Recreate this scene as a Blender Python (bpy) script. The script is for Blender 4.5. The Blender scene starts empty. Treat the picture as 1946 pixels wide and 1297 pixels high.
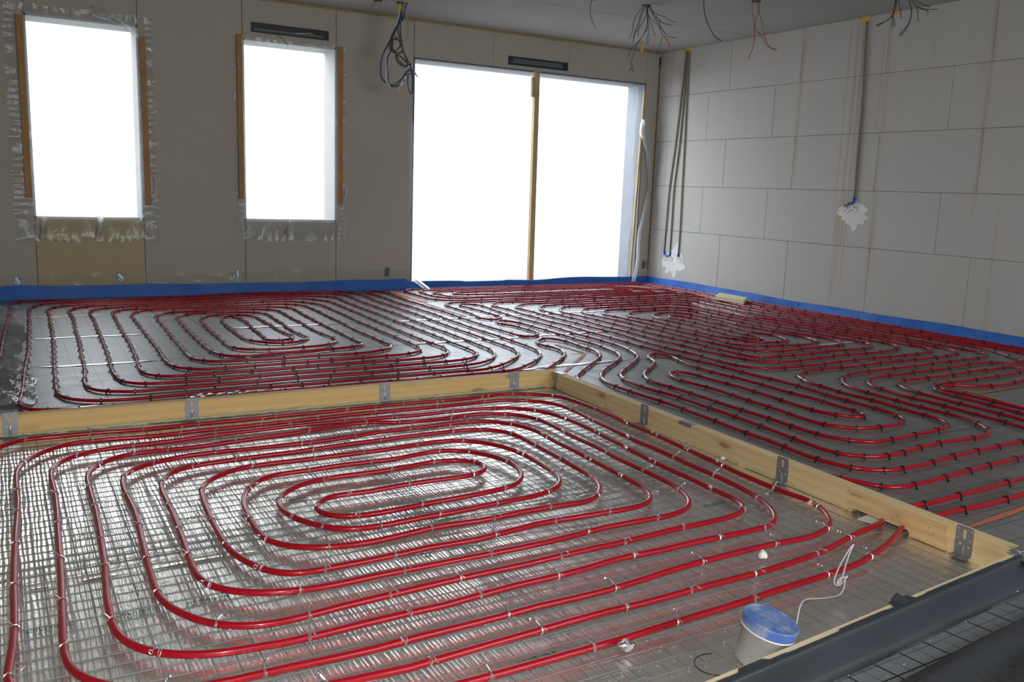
import bpy, bmesh, math, random
from mathutils import Vector, Matrix

# ------------------------------------------------------------------ camera, world, lights, exposure
SC = bpy.context.scene
COL = SC.collection
YAW, PITCH, ROLL, FPX, CAMH = 0.52693, 0.17133, 0.03594, 1674.60, 1.0511
cd = bpy.data.cameras.new('camera')
cd.sensor_fit = 'HORIZONTAL'; cd.sensor_width = 36.0
cd.lens = FPX * 36.0 / 1946.0; cd.clip_start = 0.02; cd.clip_end = 100
cam = bpy.data.objects.new('camera', cd); COL.objects.link(cam)
f = Vector((math.sin(YAW)*math.cos(PITCH), math.cos(YAW)*math.cos(PITCH), -math.sin(PITCH)))
r0 = Vector((math.cos(YAW), -math.sin(YAW), 0)); u0 = r0.cross(f)
rr = math.cos(ROLL)*r0 + math.sin(ROLL)*u0; uu = -math.sin(ROLL)*r0 + math.cos(ROLL)*u0
M = Matrix((rr, uu, -f)).transposed().to_4x4(); M.translation = Vector((0, 0, CAMH))
cam.matrix_world = M
SC.camera = cam
SC.view_settings.view_transform = 'Standard'; SC.view_settings.look = 'None'
SC.view_settings.gamma = 1.0; SC.view_settings.use_curve_mapping = False
SC.view_settings.exposure = 0.0

w = bpy.data.worlds.new('overcast_sky'); SC.world = w; w.use_nodes = True
wt = w.node_tree; bg = wt.nodes['Background']
tc = wt.nodes.new('ShaderNodeTexCoord'); sx = wt.nodes.new('ShaderNodeSeparateXYZ'); cr_ = wt.nodes.new('ShaderNodeValToRGB')
wt.links.new(tc.outputs['Generated'], sx.inputs[0])
mr = wt.nodes.new('ShaderNodeMapRange'); mr.inputs[1].default_value = -.35; mr.inputs[2].default_value = .35
wt.links.new(sx.outputs['Z'], mr.inputs[0]); wt.links.new(mr.outputs[0], cr_.inputs[0])
cr_.color_ramp.elements[0].color = (.42, .43, .42, 1); cr_.color_ramp.elements[1].color = (.92, .96, 1, 1)
cr_.color_ramp.elements[0].position = .25; cr_.color_ramp.elements[1].position = .6
wt.links.new(cr_.outputs[0], bg.inputs[0]); bg.inputs[1].default_value = 2.6      # overcast sky above pale ground

WIN = [(0.245, 1.08, 0.675, 2.285), (1.95, 2.81, 0.68, 2.285), (3.605, 6.48, 0.03, 2.285)]
YB = 8.302; XR = 6.668; ZC = 2.644
def area_light(name, loc, rot, sx, sy, power, color, spread=180):
    l = bpy.data.lights.new(name, 'AREA'); l.shape = 'RECTANGLE'; l.size = sx; l.size_y = sy
    l.energy = power; l.color = color; l.spread = math.radians(spread)
    o = bpy.data.objects.new(name, l); COL.objects.link(o); o.location = loc; o.rotation_euler = rot
    return o
DAY = 20.5     # watts per square metre of opening
for i, (x0, x1, z0, z1) in enumerate(WIN):   # bright overcast sky above, falling in through each opening
    W_, H_ = x1-x0+.5, z1-z0+.3
    area_light('sky_daylight', ((x0+x1)/2, YB+1.5, (z0+z1)/2+1.45), (math.radians(-48), 0, 0), W_, H_, DAY*W_*H_, (0.93, 0.97, 1.0))
area_light('rear_daylight', (3.2, -2.4-.5, 1.45), (math.radians(90), 0, 0), 3.0, 1.7, 128, (0.90, 0.96, 1.0))   # the opening in the wall behind the camera
# the camera's own flash
fl = bpy.data.lights.new('camera_flash', 'SPOT'); fl.energy = 150; fl.color = (1.0, 0.95, 0.88)
fl.shadow_soft_size = 0.03; fl.spot_size = math.radians(95); fl.spot_blend = 0.6
flo = bpy.data.objects.new('camera_flash', fl); COL.objects.link(flo)
flo.matrix_world = Matrix.Translation(Vector((0.02, 0.0, CAMH+0.09))) @ M.to_3x3().to_4x4()

# ------------------------------------------------------------------ helpers
RND = random.Random(7)
class MB:
    def __init__(s): s.v = []; s.f = []
    def add(s, vs, fs):
        n = len(s.v); s.v += [tuple(p) for p in vs]; s.f += [tuple(i+n for i in q) for q in fs]
    def box(s, x0, y0, z0, x1, y1, z1):
        s.add([(x0,y0,z0),(x1,y0,z0),(x1,y1,z0),(x0,y1,z0),(x0,y0,z1),(x1,y0,z1),(x1,y1,z1),(x0,y1,z1)],
              [(3,2,1,0),(4,5,6,7),(0,1,5,4),(1,2,6,5),(2,3,7,6),(3,0,4,7)])
    def prism(s, poly, z0, z1):
        n = len(poly)
        s.add([(x,y,z0) for x,y in poly]+[(x,y,z1) for x,y in poly],
              [tuple(range(n))[::-1], tuple(range(n,2*n))]+[(i,(i+1)%n,n+(i+1)%n,n+i) for i in range(n)])
    def tube(s, pts, r, n=6, cap=True, flat=None):
        pts = [Vector(p) for p in pts]; m = len(pts); rings = []
        up = Vector((0,0,1)); prev = None
        for i, p in enumerate(pts):
            t = (pts[min(i+1,m-1)]-pts[max(i-1,0)])
            if t.length < 1e-9: t = Vector((1,0,0))
            t.normalize()
            a = up if prev is None else prev
            a = a - t*a.dot(t)
            if a.length < 1e-4: a = Vector((1,0,0)) - t*t.x
            a.normalize(); prev = a; b = t.cross(a)
            R = r[i] if isinstance(r, (list,tuple)) else r
            rings.append([p + R*(math.cos(2*math.pi*k/n)*a + math.sin(2*math.pi*k/n)*b) for k in range(n)])
        vs = [q for ring in rings for q in ring]; fs = []
        for i in range(m-1):
            for k in range(n):
                k2 = (k+1)%n; fs.append((i*n+k, i*n+k2, (i+1)*n+k2, (i+1)*n+k))
        if cap: fs.append(tuple(range(n))[::-1]); fs.append(tuple((m-1)*n+k for k in range(n)))
        s.add(vs, fs)
    def grid(s, fn, nu, nv):
        s.add([fn(i/nu, j/nv) for j in range(nv+1) for i in range(nu+1)],
              [(j*(nu+1)+i, j*(nu+1)+i+1, (j+1)*(nu+1)+i+1, (j+1)*(nu+1)+i) for j in range(nv) for i in range(nu)])
    def mesh(s, name, m, smooth=False):
        me = bpy.data.meshes.new(name); me.from_pydata(s.v, [], s.f); me.update()
        if m: me.materials.append(m)
        if smooth: me.polygons.foreach_set('use_smooth', [True]*len(me.polygons))
        return me
    def build(s, name, m, parent=None, smooth=False, bevel=0, **kw):
        me = s.mesh(name, m, smooth)
        if bevel:
            b = bmesh.new(); b.from_mesh(me)
            bmesh.ops.bevel(b, geom=list(b.edges), offset=bevel, segments=1, affect='EDGES', clamp_overlap=True)
            b.to_mesh(me); b.free()
        return link(name, me, parent, **kw)
def link(name, me, parent=None, **kw):
    o = bpy.data.objects.new(name, me); COL.objects.link(o)
    if parent: o.parent = parent
    for k, v in kw.items(): o[k] = v
    return o
def empty(name, loc=(0,0,0), **kw):
    o = bpy.data.objects.new(name, None); COL.objects.link(o); o.location = loc; o.empty_display_size = .1
    for k, v in kw.items(): o[k] = v
    return o
def catmull(pts, step):
    P = [Vector(p) for p in pts]; P = [2*P[0]-P[1]] + P + [2*P[-1]-P[-2]]; out = []
    for i in range(1, len(P)-2):
        a, b, c, d = P[i-1:i+3]
        t1 = max((b-a).length, 1e-5)**.5; t2 = t1+max((c-b).length, 1e-5)**.5; t3 = t2+max((d-c).length, 1e-5)**.5
        n = max(1, int((c-b).length/step))
        for k in range(n):
            t = t1+(t2-t1)*k/n
            A1 = a*((t1-t)/t1)+b*(t/t1); A2 = b*((t2-t)/(t2-t1))+c*((t-t1)/(t2-t1)); A3 = c*((t3-t)/(t3-t2))+d*((t-t2)/(t3-t2))
            B1 = A1*((t2-t)/t2)+A2*(t/t2); B2 = A2*((t3-t)/(t3-t1))+A3*((t-t1)/(t3-t1))
            out.append(B1*((t2-t)/(t2-t1))+B2*((t-t1)/(t2-t1)))
    out.append(P[-2]); return out
def resample(pts, step):
    out = [pts[0]]; acc = 0.0
    for a, b in zip(pts, pts[1:]):
        L = (b-a).length
        if L < 1e-9: continue
        d = step-acc
        while d <= L: out.append(a.lerp(b, d/L)); d += step
        acc = L-(d-step)
    out.append(pts[-1]); return out
def parse(s): return [tuple(float(q) for q in t.split(',')) for t in s.split()]

# ------------------------------------------------------------------ materials
class NT:
    def __init__(s, name):
        s.m = bpy.data.materials.new(name); s.m.use_nodes = True; s.t = s.m.node_tree
        s.b = s.t.nodes['Principled BSDF']; s.out = s.t.nodes['Material Output']
        s.geo = s.n('ShaderNodeNewGeometry'); s.pos = s.geo.outputs['Position']
    def n(s, k, **kw):
        o = s.t.nodes.new(k)
        for a, v in kw.items(): setattr(o, a, v)
        return o
    def l(s, a, b): s.t.links.new(a, b)
    def put(s, sock, v):
        if hasattr(v, 'is_linked') or isinstance(v, bpy.types.NodeSocket): s.l(v, sock)
        else: sock.default_value = v
    def math(s, op, a, b=0.0, c=None, clamp=False):
        o = s.n('ShaderNodeMath', operation=op, use_clamp=clamp); s.put(o.inputs[0], a); s.put(o.inputs[1], b)
        if c is not None: s.put(o.inputs[2], c)
        return o.outputs[0]
    def mapv(s, scale=(1,1,1), rot=(0,0,0), loc=(0,0,0), src=None):
        o = s.n('ShaderNodeMapping'); s.l(src or s.pos, o.inputs[0]); o.inputs['Location'].default_value = loc
        o.inputs['Rotation'].default_value = rot; o.inputs['Scale'].default_value = scale
        return o.outputs[0]
    def noise(s, scale, detail=3, rough=.5, vec=None, dist=0):
        o = s.n('ShaderNodeTexNoise'); s.l(vec or s.pos, o.inputs['Vector']); o.inputs['Scale'].default_value = scale
        o.inputs['Detail'].default_value = detail; o.inputs['Roughness'].default_value = rough; o.inputs['Distortion'].default_value = dist
        return o.outputs['Fac']
    def ramp(s, fac, stops):
        o = s.n('ShaderNodeValToRGB'); s.l(fac, o.inputs[0]); e = o.color_ramp.elements
        while len(e) > len(stops): e.remove(e[-1])
        while len(e) < len(stops): e.new(.5)
        for i, (p, c) in enumerate(stops):
            e[i].position = p; e[i].color = (c, c, c, 1) if isinstance(c, (int, float)) else (*c, 1)
        return o.outputs[0]
    def mix(s, fac, a, b, mode='MIX'):
        o = s.n('ShaderNodeMix', data_type='RGBA', blend_type=mode); s.put(o.inputs[0], fac)
        for i, v in ((6, a), (7, b)):
            if isinstance(v, tuple): o.inputs[i].default_value = (*v, 1)
            else: s.l(v, o.inputs[i])
        return o.outputs[2]
    def xyz(s):
        o = s.n('ShaderNodeSeparateXYZ'); s.l(s.pos, o.inputs[0]); return o.outputs
    def bump(s, h, strength=.3, dist=.002, prev=None):
        o = s.n('ShaderNodeBump'); s.l(h, o.inputs['Height']); o.inputs['Strength'].default_value = strength
        o.inputs['Distance'].default_value = dist
        if prev: s.l(prev, o.inputs['Normal'])
        return o.outputs[0]
    def fin(s, color=None, rough=None, metal=None, normal=None, spec=None):
        if color is not None: s.put(s.b.inputs['Base Color'], (*color, 1) if isinstance(color, tuple) else color)
        if rough is not None: s.put(s.b.inputs['Roughness'], rough)
        if metal is not None: s.put(s.b.inputs['Metallic'], metal)
        if spec is not None: s.put(s.b.inputs['Specular IOR Level'], spec)
        if normal is not None: s.l(normal, s.b.inputs['Normal'])
        return s.m
def plain(name, c, rough=.5, metal=0, var=.0, scale=30, bump=0, spec=.5):
    t = NT(name)
    col = c
    if var:
        k = t.noise(scale, 4)
        col = t.mix(k, tuple(v*(1-var) for v in c), tuple(min(1, v*(1+var)) for v in c))
    nm = t.bump(t.noise(scale*2, 4), bump, .003) if bump else None
    return t.fin(col, rough, metal, nm, spec)

def m_wall_panel(name, a, b):
    t = NT(name)
    n1 = t.noise(1.3, 4, .6); n2 = t.noise(60, 3, .6)
    c = t.mix(n1, a, b); c = t.mix(t.math('MULTIPLY', n2, .25), c, (.33, .31, .28))
    sp = t.noise(38, 2, .5, vec=t.mapv((1, 1, .6)))
    spots = t.ramp(sp, [(0, 1), (.20, 1), (.235, 0), (1, 0)])
    c = t.mix(t.math('MULTIPLY', spots, .5), c, (.16, .15, .13))
    return t.fin(c, .9, 0, t.bump(n2, .15, .001), .2)
M_PANEL = m_wall_panel('wall_panel', (.41, .375, .315), (.48, .445, .38))
M_PANELY = m_wall_panel('wall_panel_tan', (.46, .375, .225), (.51, .42, .26))

def m_block():
    t = NT('gypsum_block')
    info = t.n('ShaderNodeObjectInfo')
    n1 = t.noise(.9, 5, .6); n2 = t.noise(70, 3)
    c = t.mix(n1, (.45, .435, .41), (.55, .54, .52))
    c = t.mix(t.math('MULTIPLY', info.outputs['Random'], .35), c, (.54, .50, .44))
    x, y, z = t.xyz()
    # fine vertical run marks
    st = t.noise(1.0, 4, .6, vec=t.mapv((1, 16, .35)))
    c = t.mix(t.ramp(st, [(0, 0), (.60, 0), (.78, .35), (1, .5)]), c, (.42, .34, .20))
    # brown water runs at their own places on this wall: (y, width, z top, z bottom, strength)
    total = None
    wob = t.math('MULTIPLY', t.math('SUBTRACT', t.noise(3, 2), .5), .05)
    yy = t.math('ADD', y, wob)
    for (y0, wd, zt, zb, k) in [(7.93, .025, 2.55, 1.9, .7), (7.86, .02, 2.64, .5, .35), (6.17, .022, 2.6, 1.1, .8), (5.64, .014, 2.64, 1.0, .65),
                            (5.56, .016, 2.64, .2, .75), (5.50, .012, 2.6, .1, .6), (5.42, .012, 2.5, .9, .4), (5.22, .02, 2.6, .2, .5), (5.28, .012, 2.5, 1.5, .5),
                            (4.29, .022, 2.64, .9, .7), (3.95, .02, 2.64, 1.8, .6), (4.36, .03, 2.2, 1.9, .5), (5.60, .02, 1.1, 0, .6), (5.2, .03, 1.2, .4, .35)]:
        d = t.math('DIVIDE', t.math('SUBTRACT', yy, y0), wd)
        g = t.math('POWER', 2.718, t.math('MULTIPLY', t.math('MULTIPLY', d, d), -1))
        a = t.math('MULTIPLY', t.math('SUBTRACT', zt, z), 9, clamp=True); b = t.math('MULTIPLY', t.math('SUBTRACT', z, zb), 4, clamp=True)
        g = t.math('MULTIPLY', t.math('MULTIPLY', g, k*.8), t.math('MULTIPLY', a, b))
        total = g if total is None else t.math('ADD', total, g, clamp=True)
    total = t.math('MULTIPLY', total, t.math('ADD', t.noise(9, 3, vec=t.mapv((1, 1, .4))), .1))
    c = t.mix(total, c, (.36, .24, .08))
    # chips by the joints
    return t.fin(c, .9, 0, t.bump(n2, .12, .001), .2)
M_BLOCK = m_block()
M_JOINT = plain('joint_mortar', (.27, .24, .19), .95, var=.3, scale=12)
M_CEIL = plain('concrete_ceiling', (.40, .39, .37), .9, var=.10, scale=2.2, bump=.1, spec=.2)
M_DARKJ = plain('dark_joint', (.20, .185, .155), .95)
M_REVEAL = plain('white_reveal', (.40, .41, .41), .8, var=.05, scale=9)
M_REVEALD = plain('grey_reveal', (.15, .165, .185), .8, var=.15, scale=9)

def m_sheet():
    t = NT('insulation_film')
    x, y, z = t.xyz()
    wx = t.math('ADD', x, t.math('MULTIPLY', t.math('SUBTRACT', t.noise(2.2, 2), .5), .012))
    def lines(c, per, wd):
        fr = t.math('FRACT', t.math('DIVIDE', t.math('ADD', c, 10.0), per))
        d = t.math('ABSOLUTE', t.math('SUBTRACT', fr, .5))
        return t.math('GREATER_THAN', d, .5-wd/per/2)
    l1 = t.math('MAXIMUM', lines(wx, .1, .0034), lines(y, .1, .0034))
    weave = t.math('MAXIMUM', lines(x, .02, .004), lines(y, .02, .004))
    k = t.noise(7, 4, .65); k2 = t.noise(120, 3, .6)
    wr = t.noise(11, 4, .6, vec=t.mapv((.25, 1.2, 1)), dist=.6)
    c = t.mix(k, (.235, .24, .245), (.31, .31, .305))
    c = t.mix(t.math('MULTIPLY', k2, .3), c, (.18, .18, .185))
    c = t.mix(t.math('MULTIPLY', weave, .05), c, (.12, .12, .12))
    c = t.mix(t.math('MULTIPLY', l1, .78), c, (.045, .047, .05))
    h = t.math('ADD', t.math('MULTIPLY', wr, 1.2), t.math('MULTIPLY', weave, .08))
    return t.fin(c, t.math('ADD', t.math('MULTIPLY', k, .25), .30), .35, t.bump(h, .5, .004), .5)
M_SHEET = m_sheet()
M_EPS = plain('foam_board', (.10, .10, .11), .9)

def m_foil():
    t = NT('silver_foil')
    ridg = t.n('ShaderNodeTexWave', wave_type='BANDS', bands_direction='X'); t.l(t.mapv((1, .12, 1)), ridg.inputs['Vector'])
    ridg.inputs['Scale'].default_value = 26; ridg.inputs['Distortion'].default_value = 5; ridg.inputs['Detail'].default_value = 3
    ridg.inputs['Detail Scale'].default_value = 1.8
    cr = t.noise(26, 5, .62, dist=1.6); cr2 = t.noise(7, 3, .5)
    vor = t.n('ShaderNodeTexVoronoi', feature='DISTANCE_TO_EDGE'); t.l(t.mapv((1, .8, 1)), vor.inputs['Vector']); vor.inputs['Scale'].default_value = 20
    h = t.math('ADD', t.math('MULTIPLY', ridg.outputs['Fac'], .55), t.math('MULTIPLY', cr, .45))
    h = t.math('ADD', h, t.math('MULTIPLY', t.math('MINIMUM', vor.outputs['Distance'], .05), .8))
    nm = t.bump(h, .40, .0035)
    c = t.mix(cr2, (.84, .82, .755), (.93, .91, .85))
    return t.fin(c, t.math('ADD', t.math('MULTIPLY', cr2, .14), .22), .86, nm)
M_FOIL = m_foil()
M_CRUMP = (lambda t: t.fin((.80, .80, .79), .16, 1.0, t.bump(t.noise(55, 4, .7, dist=1.5), .9, .006)))(NT('crumpled_foil'))

def m_pipe(name, c, c2, rough=.22):
    t = NT(name)
    c_ = t.mix(t.noise(14, 3), c, c2)
    t.b.inputs['Coat Weight'].default_value = .3; t.b.inputs['Coat Roughness'].default_value = .12
    t.b.inputs['Subsurface Weight'].default_value = 0
    return t.fin(c_, rough+.1, 0, t.bump(t.noise(220, 2), .03, .0005), .32)
M_PIPE = m_pipe('red_pipe', (.37, .002, .013), (.30, .002, .010))
M_CLIP = plain('black_clip', (.010, .010, .011), .35)
M_WIRE = plain('galvanised_wire', (.50, .52, .55), .32, .85, var=.15, scale=60)
M_TIE = plain('tie_wire', (.78, .78, .79), .28, .9)
M_STEEL = plain('zinc_plate', (.33, .35, .38), .38, .55, var=.2, scale=90)
M_HOLE = plain('screw_head', (.70, .70, .70), .3, .9)

def m_wood(name, a, b, along='X', knots=True, dark=(.30, .15, .05), ring=.28):
    t = NT(name)
    sc = {'X': (.55, 6, 6), 'Y': (6, .55, 6), 'Z': (6, 6, .55)}[along]
    v = t.mapv(sc)
    g = t.noise(5, 5, .6, vec=v, dist=1.2); g2 = t.noise(26, 3, .5, vec=v)
    rings = t.n('ShaderNodeTexWave', wave_type='BANDS', bands_direction='Z'); t.l(v, rings.inputs['Vector'])
    rings.inputs['Scale'].default_value = 1.6; rings.inputs['Distortion'].default_value = 6; rings.inputs['Detail'].default_value = 2
    c = t.mix(g, a, b); c = t.mix(t.math('MULTIPLY', rings.outputs['Fac'], ring), c, tuple(q*.72 for q in a))
    c = t.mix(t.math('MULTIPLY', g2, .18), c, tuple(q*.6 for q in a))
    if knots:
        vo = t.n('ShaderNodeTexVoronoi', feature='F1'); t.l(t.mapv({'X': (4.2, 1, 13), 'Y': (1, 4.2, 13), 'Z': (13, 1, 4.2)}[along]), vo.inputs['Vector'])
        vo.inputs['Scale'].default_value = 1.0
        k = t.ramp(vo.outputs['Distance'], [(0, 1), (.12, .9), (.17, .3), (.30, 0)])
        c = t.mix(t.math('MULTIPLY', k, .8), c, dark)
    return t.fin(c, .62, 0, t.bump(g2, .2, .0008), .3)
M_WOODX = m_wood('pine_beam_x', (.66, .43, .165), (.77, .55, .26), 'X')
M_WOODY = m_wood('pine_beam_y', (.76, .57, .30), (.86, .70, .42), 'Y')
M_SPLICE = m_wood('pine_splice', (.74, .47, .21), (.88, .70, .42), 'Y', True, (.50, .20, .06), .45)
M_WOODZ = m_wood('pine_batten', (.36, .19, .065), (.46, .26, .10), 'Z')
M_WOODP = m_wood('pine_post', (.52, .36, .18), (.62, .46, .26), 'Z')
M_WOODL = m_wood('pine_pale', (.74, .60, .38), (.84, .72, .50), 'X', False)

M_BLUE = plain('blue_edge_foam', (.016, .13, .50), .55, var=.18, scale=9, bump=.12)
M_BLUE2 = plain('blue_plastic', (.02, .08, .45), .4)
M_LID = (lambda t: t.fin(t.mix(t.ramp(t.noise(16, 4, .7), [(0, .05), (.42, .15), (.60, .6), (1, .9)]), (.018, .10, .42), (.42, .47, .50)), .55))(NT('dusty_blue_lid'))
M_YEL = plain('expanding_foam', (.62, .42, .09), .8, var=.25, scale=40, bump=.4)
M_YEL2 = plain('foam_bead', (.34, .26, .09), .85, var=.3, scale=20)
M_BLACK = plain('black_membrane', (.034, .041, .050), .42, var=.3, scale=6, bump=.25)
M_BLACKG = (lambda t: t.fin((.040, .044, .050), .30, 0, t.bump(t.noise(9, 4, .6, dist=1.0), .45, .02)))(NT('shiny_black_film'))
M_SLOT = plain('black_slot', (.012, .015, .02), .5)
M_SLOTM = plain('slot_rail', (.10, .12, .15), .4)
M_PLASTER = plain('white_plaster', (.72, .72, .71), .85, var=.08, scale=20, bump=.3)
M_WHITE = plain('white_plastic', (.75, .75, .74), .4)
M_PU = plain('foam_crumb', (.86, .84, .76), .8)
M_TAN = plain('tan_lump', (.66, .50, .28), .8)
M_ORANGE = (lambda t: t.fin(t.mix(t.ramp(t.noise(30, 4, .7), [(0, 0), (.40, .1), (.6, 1), (1, 1)]), (.38, .20, .14), (.80, .17, .035)), .6))(NT('orange_spray_paint'))
M_GREEN = plain('green_print', (.03, .17, .11), .5, var=.3, scale=80)
M_SEAM_GLINT = (lambda t: t.fin(t.mix(t.noise(18, 3), (.74, .75, .76), (.92, .93, .94)), .25, .35, t.bump(t.noise(14, 3, vec=t.mapv((1, 3, 1))), .5, .004)))(NT('seam_glint_tape'))  # silver tape coloured white to stand in for the windows mirrored in it
WCOL = {'navy': plain('navy_cable', (.03, .035, .13), .45), 'green': plain('green_cable', (.085, .10, .055), .5), 'brown': plain('brown_cable', (.085, .05, .04), .5),
        'red': plain('red_cable', (.33, .02, .04), .4), 'white': plain('pale_cable', (.50, .50, .58), .45), 'grey': plain('grey_cable', (.34, .33, .31), .45)}
M_CONDUIT = plain('conduit', (.20, .175, .12), .6, var=.2, scale=30)
M_BUCKET = (lambda t: t.fin(t.mix(t.noise(9, 4), (.36, .38, .38), (.52, .53, .52)), .35))(NT('cloudy_bucket'))
M_SILVER = plain('wall_clip', (.30, .34, .40), .35, .7)

def m_film(name, trans, haze, tint=(.95, .97, 1.0), wr=.6, wscale=(1, 1, 1), rough=.12, glossy=.25):
    t = NT(name); nt = t.t
    tr = t.n('ShaderNodeBsdfTransparent'); tr.inputs[0].default_value = (*tint, 1)
    tl = t.n('ShaderNodeBsdfTranslucent'); tl.inputs[0].default_value = (*tint, 1)
    df = t.n('ShaderNodeBsdfDiffuse'); df.inputs[0].default_value = (.85, .87, .88, 1)
    gl = t.n('ShaderNodeBsdfGlossy'); gl.inputs['Roughness'].default_value = rough
    nm = t.bump(t.noise(12, 4, .6, vec=t.mapv(wscale), dist=.8), wr, .01); t.l(nm, gl.inputs['Normal'])
    m1 = t.n('ShaderNodeMixShader'); m1.inputs[0].default_value = .3; t.l(tl.outputs[0], m1.inputs[1]); t.l(df.outputs[0], m1.inputs[2])
    m2 = t.n('ShaderNodeMixShader')
    if haze < 0: t.l(t.ramp(t.noise(5, 4, vec=t.mapv(wscale)), [(0, .10), (.45, .2), (.6, .85), (.7, .25), (1, .6)]), m2.inputs[0])
    else: m2.inputs[0].default_value = haze
    t.l(tr.outputs[0], m2.inputs[1]); t.l(m1.outputs[0], m2.inputs[2])
    m3 = t.n('ShaderNodeMixShader'); lw = t.n('ShaderNodeLayerWeight'); lw.inputs[0].default_value = glossy
    t.l(nm, lw.inputs['Normal']); t.l(t.math('MULTIPLY', lw.outputs['Fresnel'], .8), m3.inputs[0])
    t.l(m2.outputs[0], m3.inputs[1]); t.l(gl.outputs[0], m3.inputs[2]); t.l(m3.outputs[0], t.out.inputs[0])
    return t.m
M_FILM = m_film('window_film', 0, .07, wscale=(1, 1, .3))
M_FILMD = m_film('door_film', 0, .12, (.90, .94, 1.0), wscale=(1, 1, .3))
M_CLEAR = m_film('clear_film', 0, .10, (.97, .98, .98), wr=.9, wscale=(1, 1, .4))
M_CRINK = m_film('crinkled_film', 0, -1, (.95, .96, .96), wr=1.0, wscale=(1, .35, 1), rough=.08, glossy=.35)

# ------------------------------------------------------------------ structure: walls, ceiling, floor
XL = -0.20; XLN = -0.75; YF = -2.4; T = .30
# back wall with its openings
mb = MB()
y0, y1 = YB+.006, YB+T
xs = [XLN-.3, .245, 1.08, 1.95, 2.81, 3.605, 6.48, XR+.3]
for i in range(7):
    a, b = xs[i], xs[i+1]
    if i % 2 == 0: mb.box(a, y0, -.3, b, y1, ZC+.2)
    else:
        wz = WIN[i//2]; mb.box(a, y0, -.3, b, y1, wz[2]); mb.box(a, y0, wz[3], b, y1, ZC+.2)
wall_back = mb.build('wall_back', M_DARKJ, kind='structure', label='grey beige panelled back wall with three film covered openings')
g = .0011
def panel(x0, x1, z0, z1, m=M_PANEL, d=.006):
    b = MB(); b.box(x0+g, YB-RND.uniform(0, .0008), z0+g, x1-g, YB+d+.004, z1-g); return b.build('panel', m, wall_back, bevel=.0012)
panel(XLN-.2, .240, -.02, ZC); panel(.245, 1.080, -.02, .672, M_PANELY); panel(.245, 1.080, 2.288, ZC); panel(1.085, 1.945, -.02, ZC)
panel(1.95, 2.81, -.02, .677); panel(1.95, 2.81, 2.288, ZC); panel(2.815, 3.600, -.02, ZC)
for a, b in ((3.605, 4.485), (4.485, 5.42), (5.42, 6.48)): panel(a, b, 2.288, ZC)
panel(6.482, XR+.01, -.02, ZC)
# reveals (linings of the openings) and what stands in them
for i, (x0, x1, z0, z1) in enumerate(WIN):
    mb = MB(); d = .0
    mb.box(x0-.004, YB+.001, z0-.004, x0+.012, YB+T+.02, z1+.004); mb.box(x1-.012, YB+.001, z0-.004, x1+.004, YB+T+.02, z1+.004)
    mb.box(x0, YB+.001, z1-.014, x1, YB+T+.02, z1+.004); mb.box(x0, YB+.001, z0-.004, x1, YB+T+.02, z0+.012)
    o = mb.build('window_%d' % (i+1), [M_REVEAL, M_REVEAL, M_REVEALD][i], kind='structure', label=['pale lining of the left film covered window opening', 'pale lining of the middle film covered window opening', 'pale lining of the wide film covered door opening'][i])

# right wall of large blocks
mb = MB(); mb.box(XR+.010, YF-.3, -.3, XR+.3, YB+.3, ZC+.2)
wall_right = mb.build('wall_right', M_JOINT, kind='structure', label='right wall of large pale grey gypsum blocks with brown water runs')
rows = [(-.10, .639, 4.263-.95*3), (.639, 1.141, 4.585-.95*3), (1.141, 1.643, 4.285-.95*3), (1.643, 2.143, 4.595-.95*3), (2.143, ZC, 4.29-.95*3)]
for z0, z1, ys in rows:
    y = ys-.95
    while y < YB:
        a = y+.0018; b = min(y+.95-.0018, YB-.001)
        if b > 2.2 and b-a > .05:
            mbb = MB(); off = RND.uniform(0, .0015)
            mbb.box(XR-off, a, z0+.0018, XR+.014, b, z1-.0018); mbb.build('gypsum_block', M_BLOCK, wall_right, bevel=.0012)
        y += .95
mb = MB(); mb.box(XR-.0005, YF, -.1, XR+.012, 2.1, ZC); mb.build('panel', M_BLOCK, wall_right)
# left wall and the wall behind the camera
mb = MB(); mb.box(XL-.3, 4.05, -.3, XL, YB+.3, ZC+.2); mb.box(XLN-.3, YF-.3, -.3, XLN, 4.3, ZC+.2); mb.box(XLN, 4.05, -.3, XL-.29, 4.3, ZC+.2)
mb.build('wall_left', M_PANEL, kind='structure')
mb = MB(); mb.box(XLN-.3, YF-.25, -.3, 1.7, YF, ZC+.2); mb.box(4.7, YF-.25, -.3, XR+.3, YF, ZC+.2); mb.box(1.7, YF-.25, -.3, 4.7, YF, .6); mb.box(1.7, YF-.25, 2.3, 4.7, YF, ZC+.2)
mb.build('wall_front', M_PANEL, kind='structure')
# ceiling of concrete slabs
mb = MB(); mb.box(XLN-.3, YF-.3, ZC+.012, XR+.3, YB+.3, ZC+.25)
ceiling = mb.build('ceiling', M_DARKJ, kind='structure', label='grey concrete plank ceiling with open joints')
ys = [YF, -.35, 1.45, 3.25, 5.05, 6.85, YB+.02]
for a, b in zip(ys, ys[1:]):
    xs_ = [XLN, 3.05, XR+.012] if a > 6 else [XLN, XR+.012]
    for c, d in zip(xs_, xs_[1:]):
        mbb = MB(); mbb.box(c+.003, a+.004, ZC, d-.003, b-.004, ZC+.02); mbb.build('ceiling_slab', M_CEIL, ceiling, bevel=.004)

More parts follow.
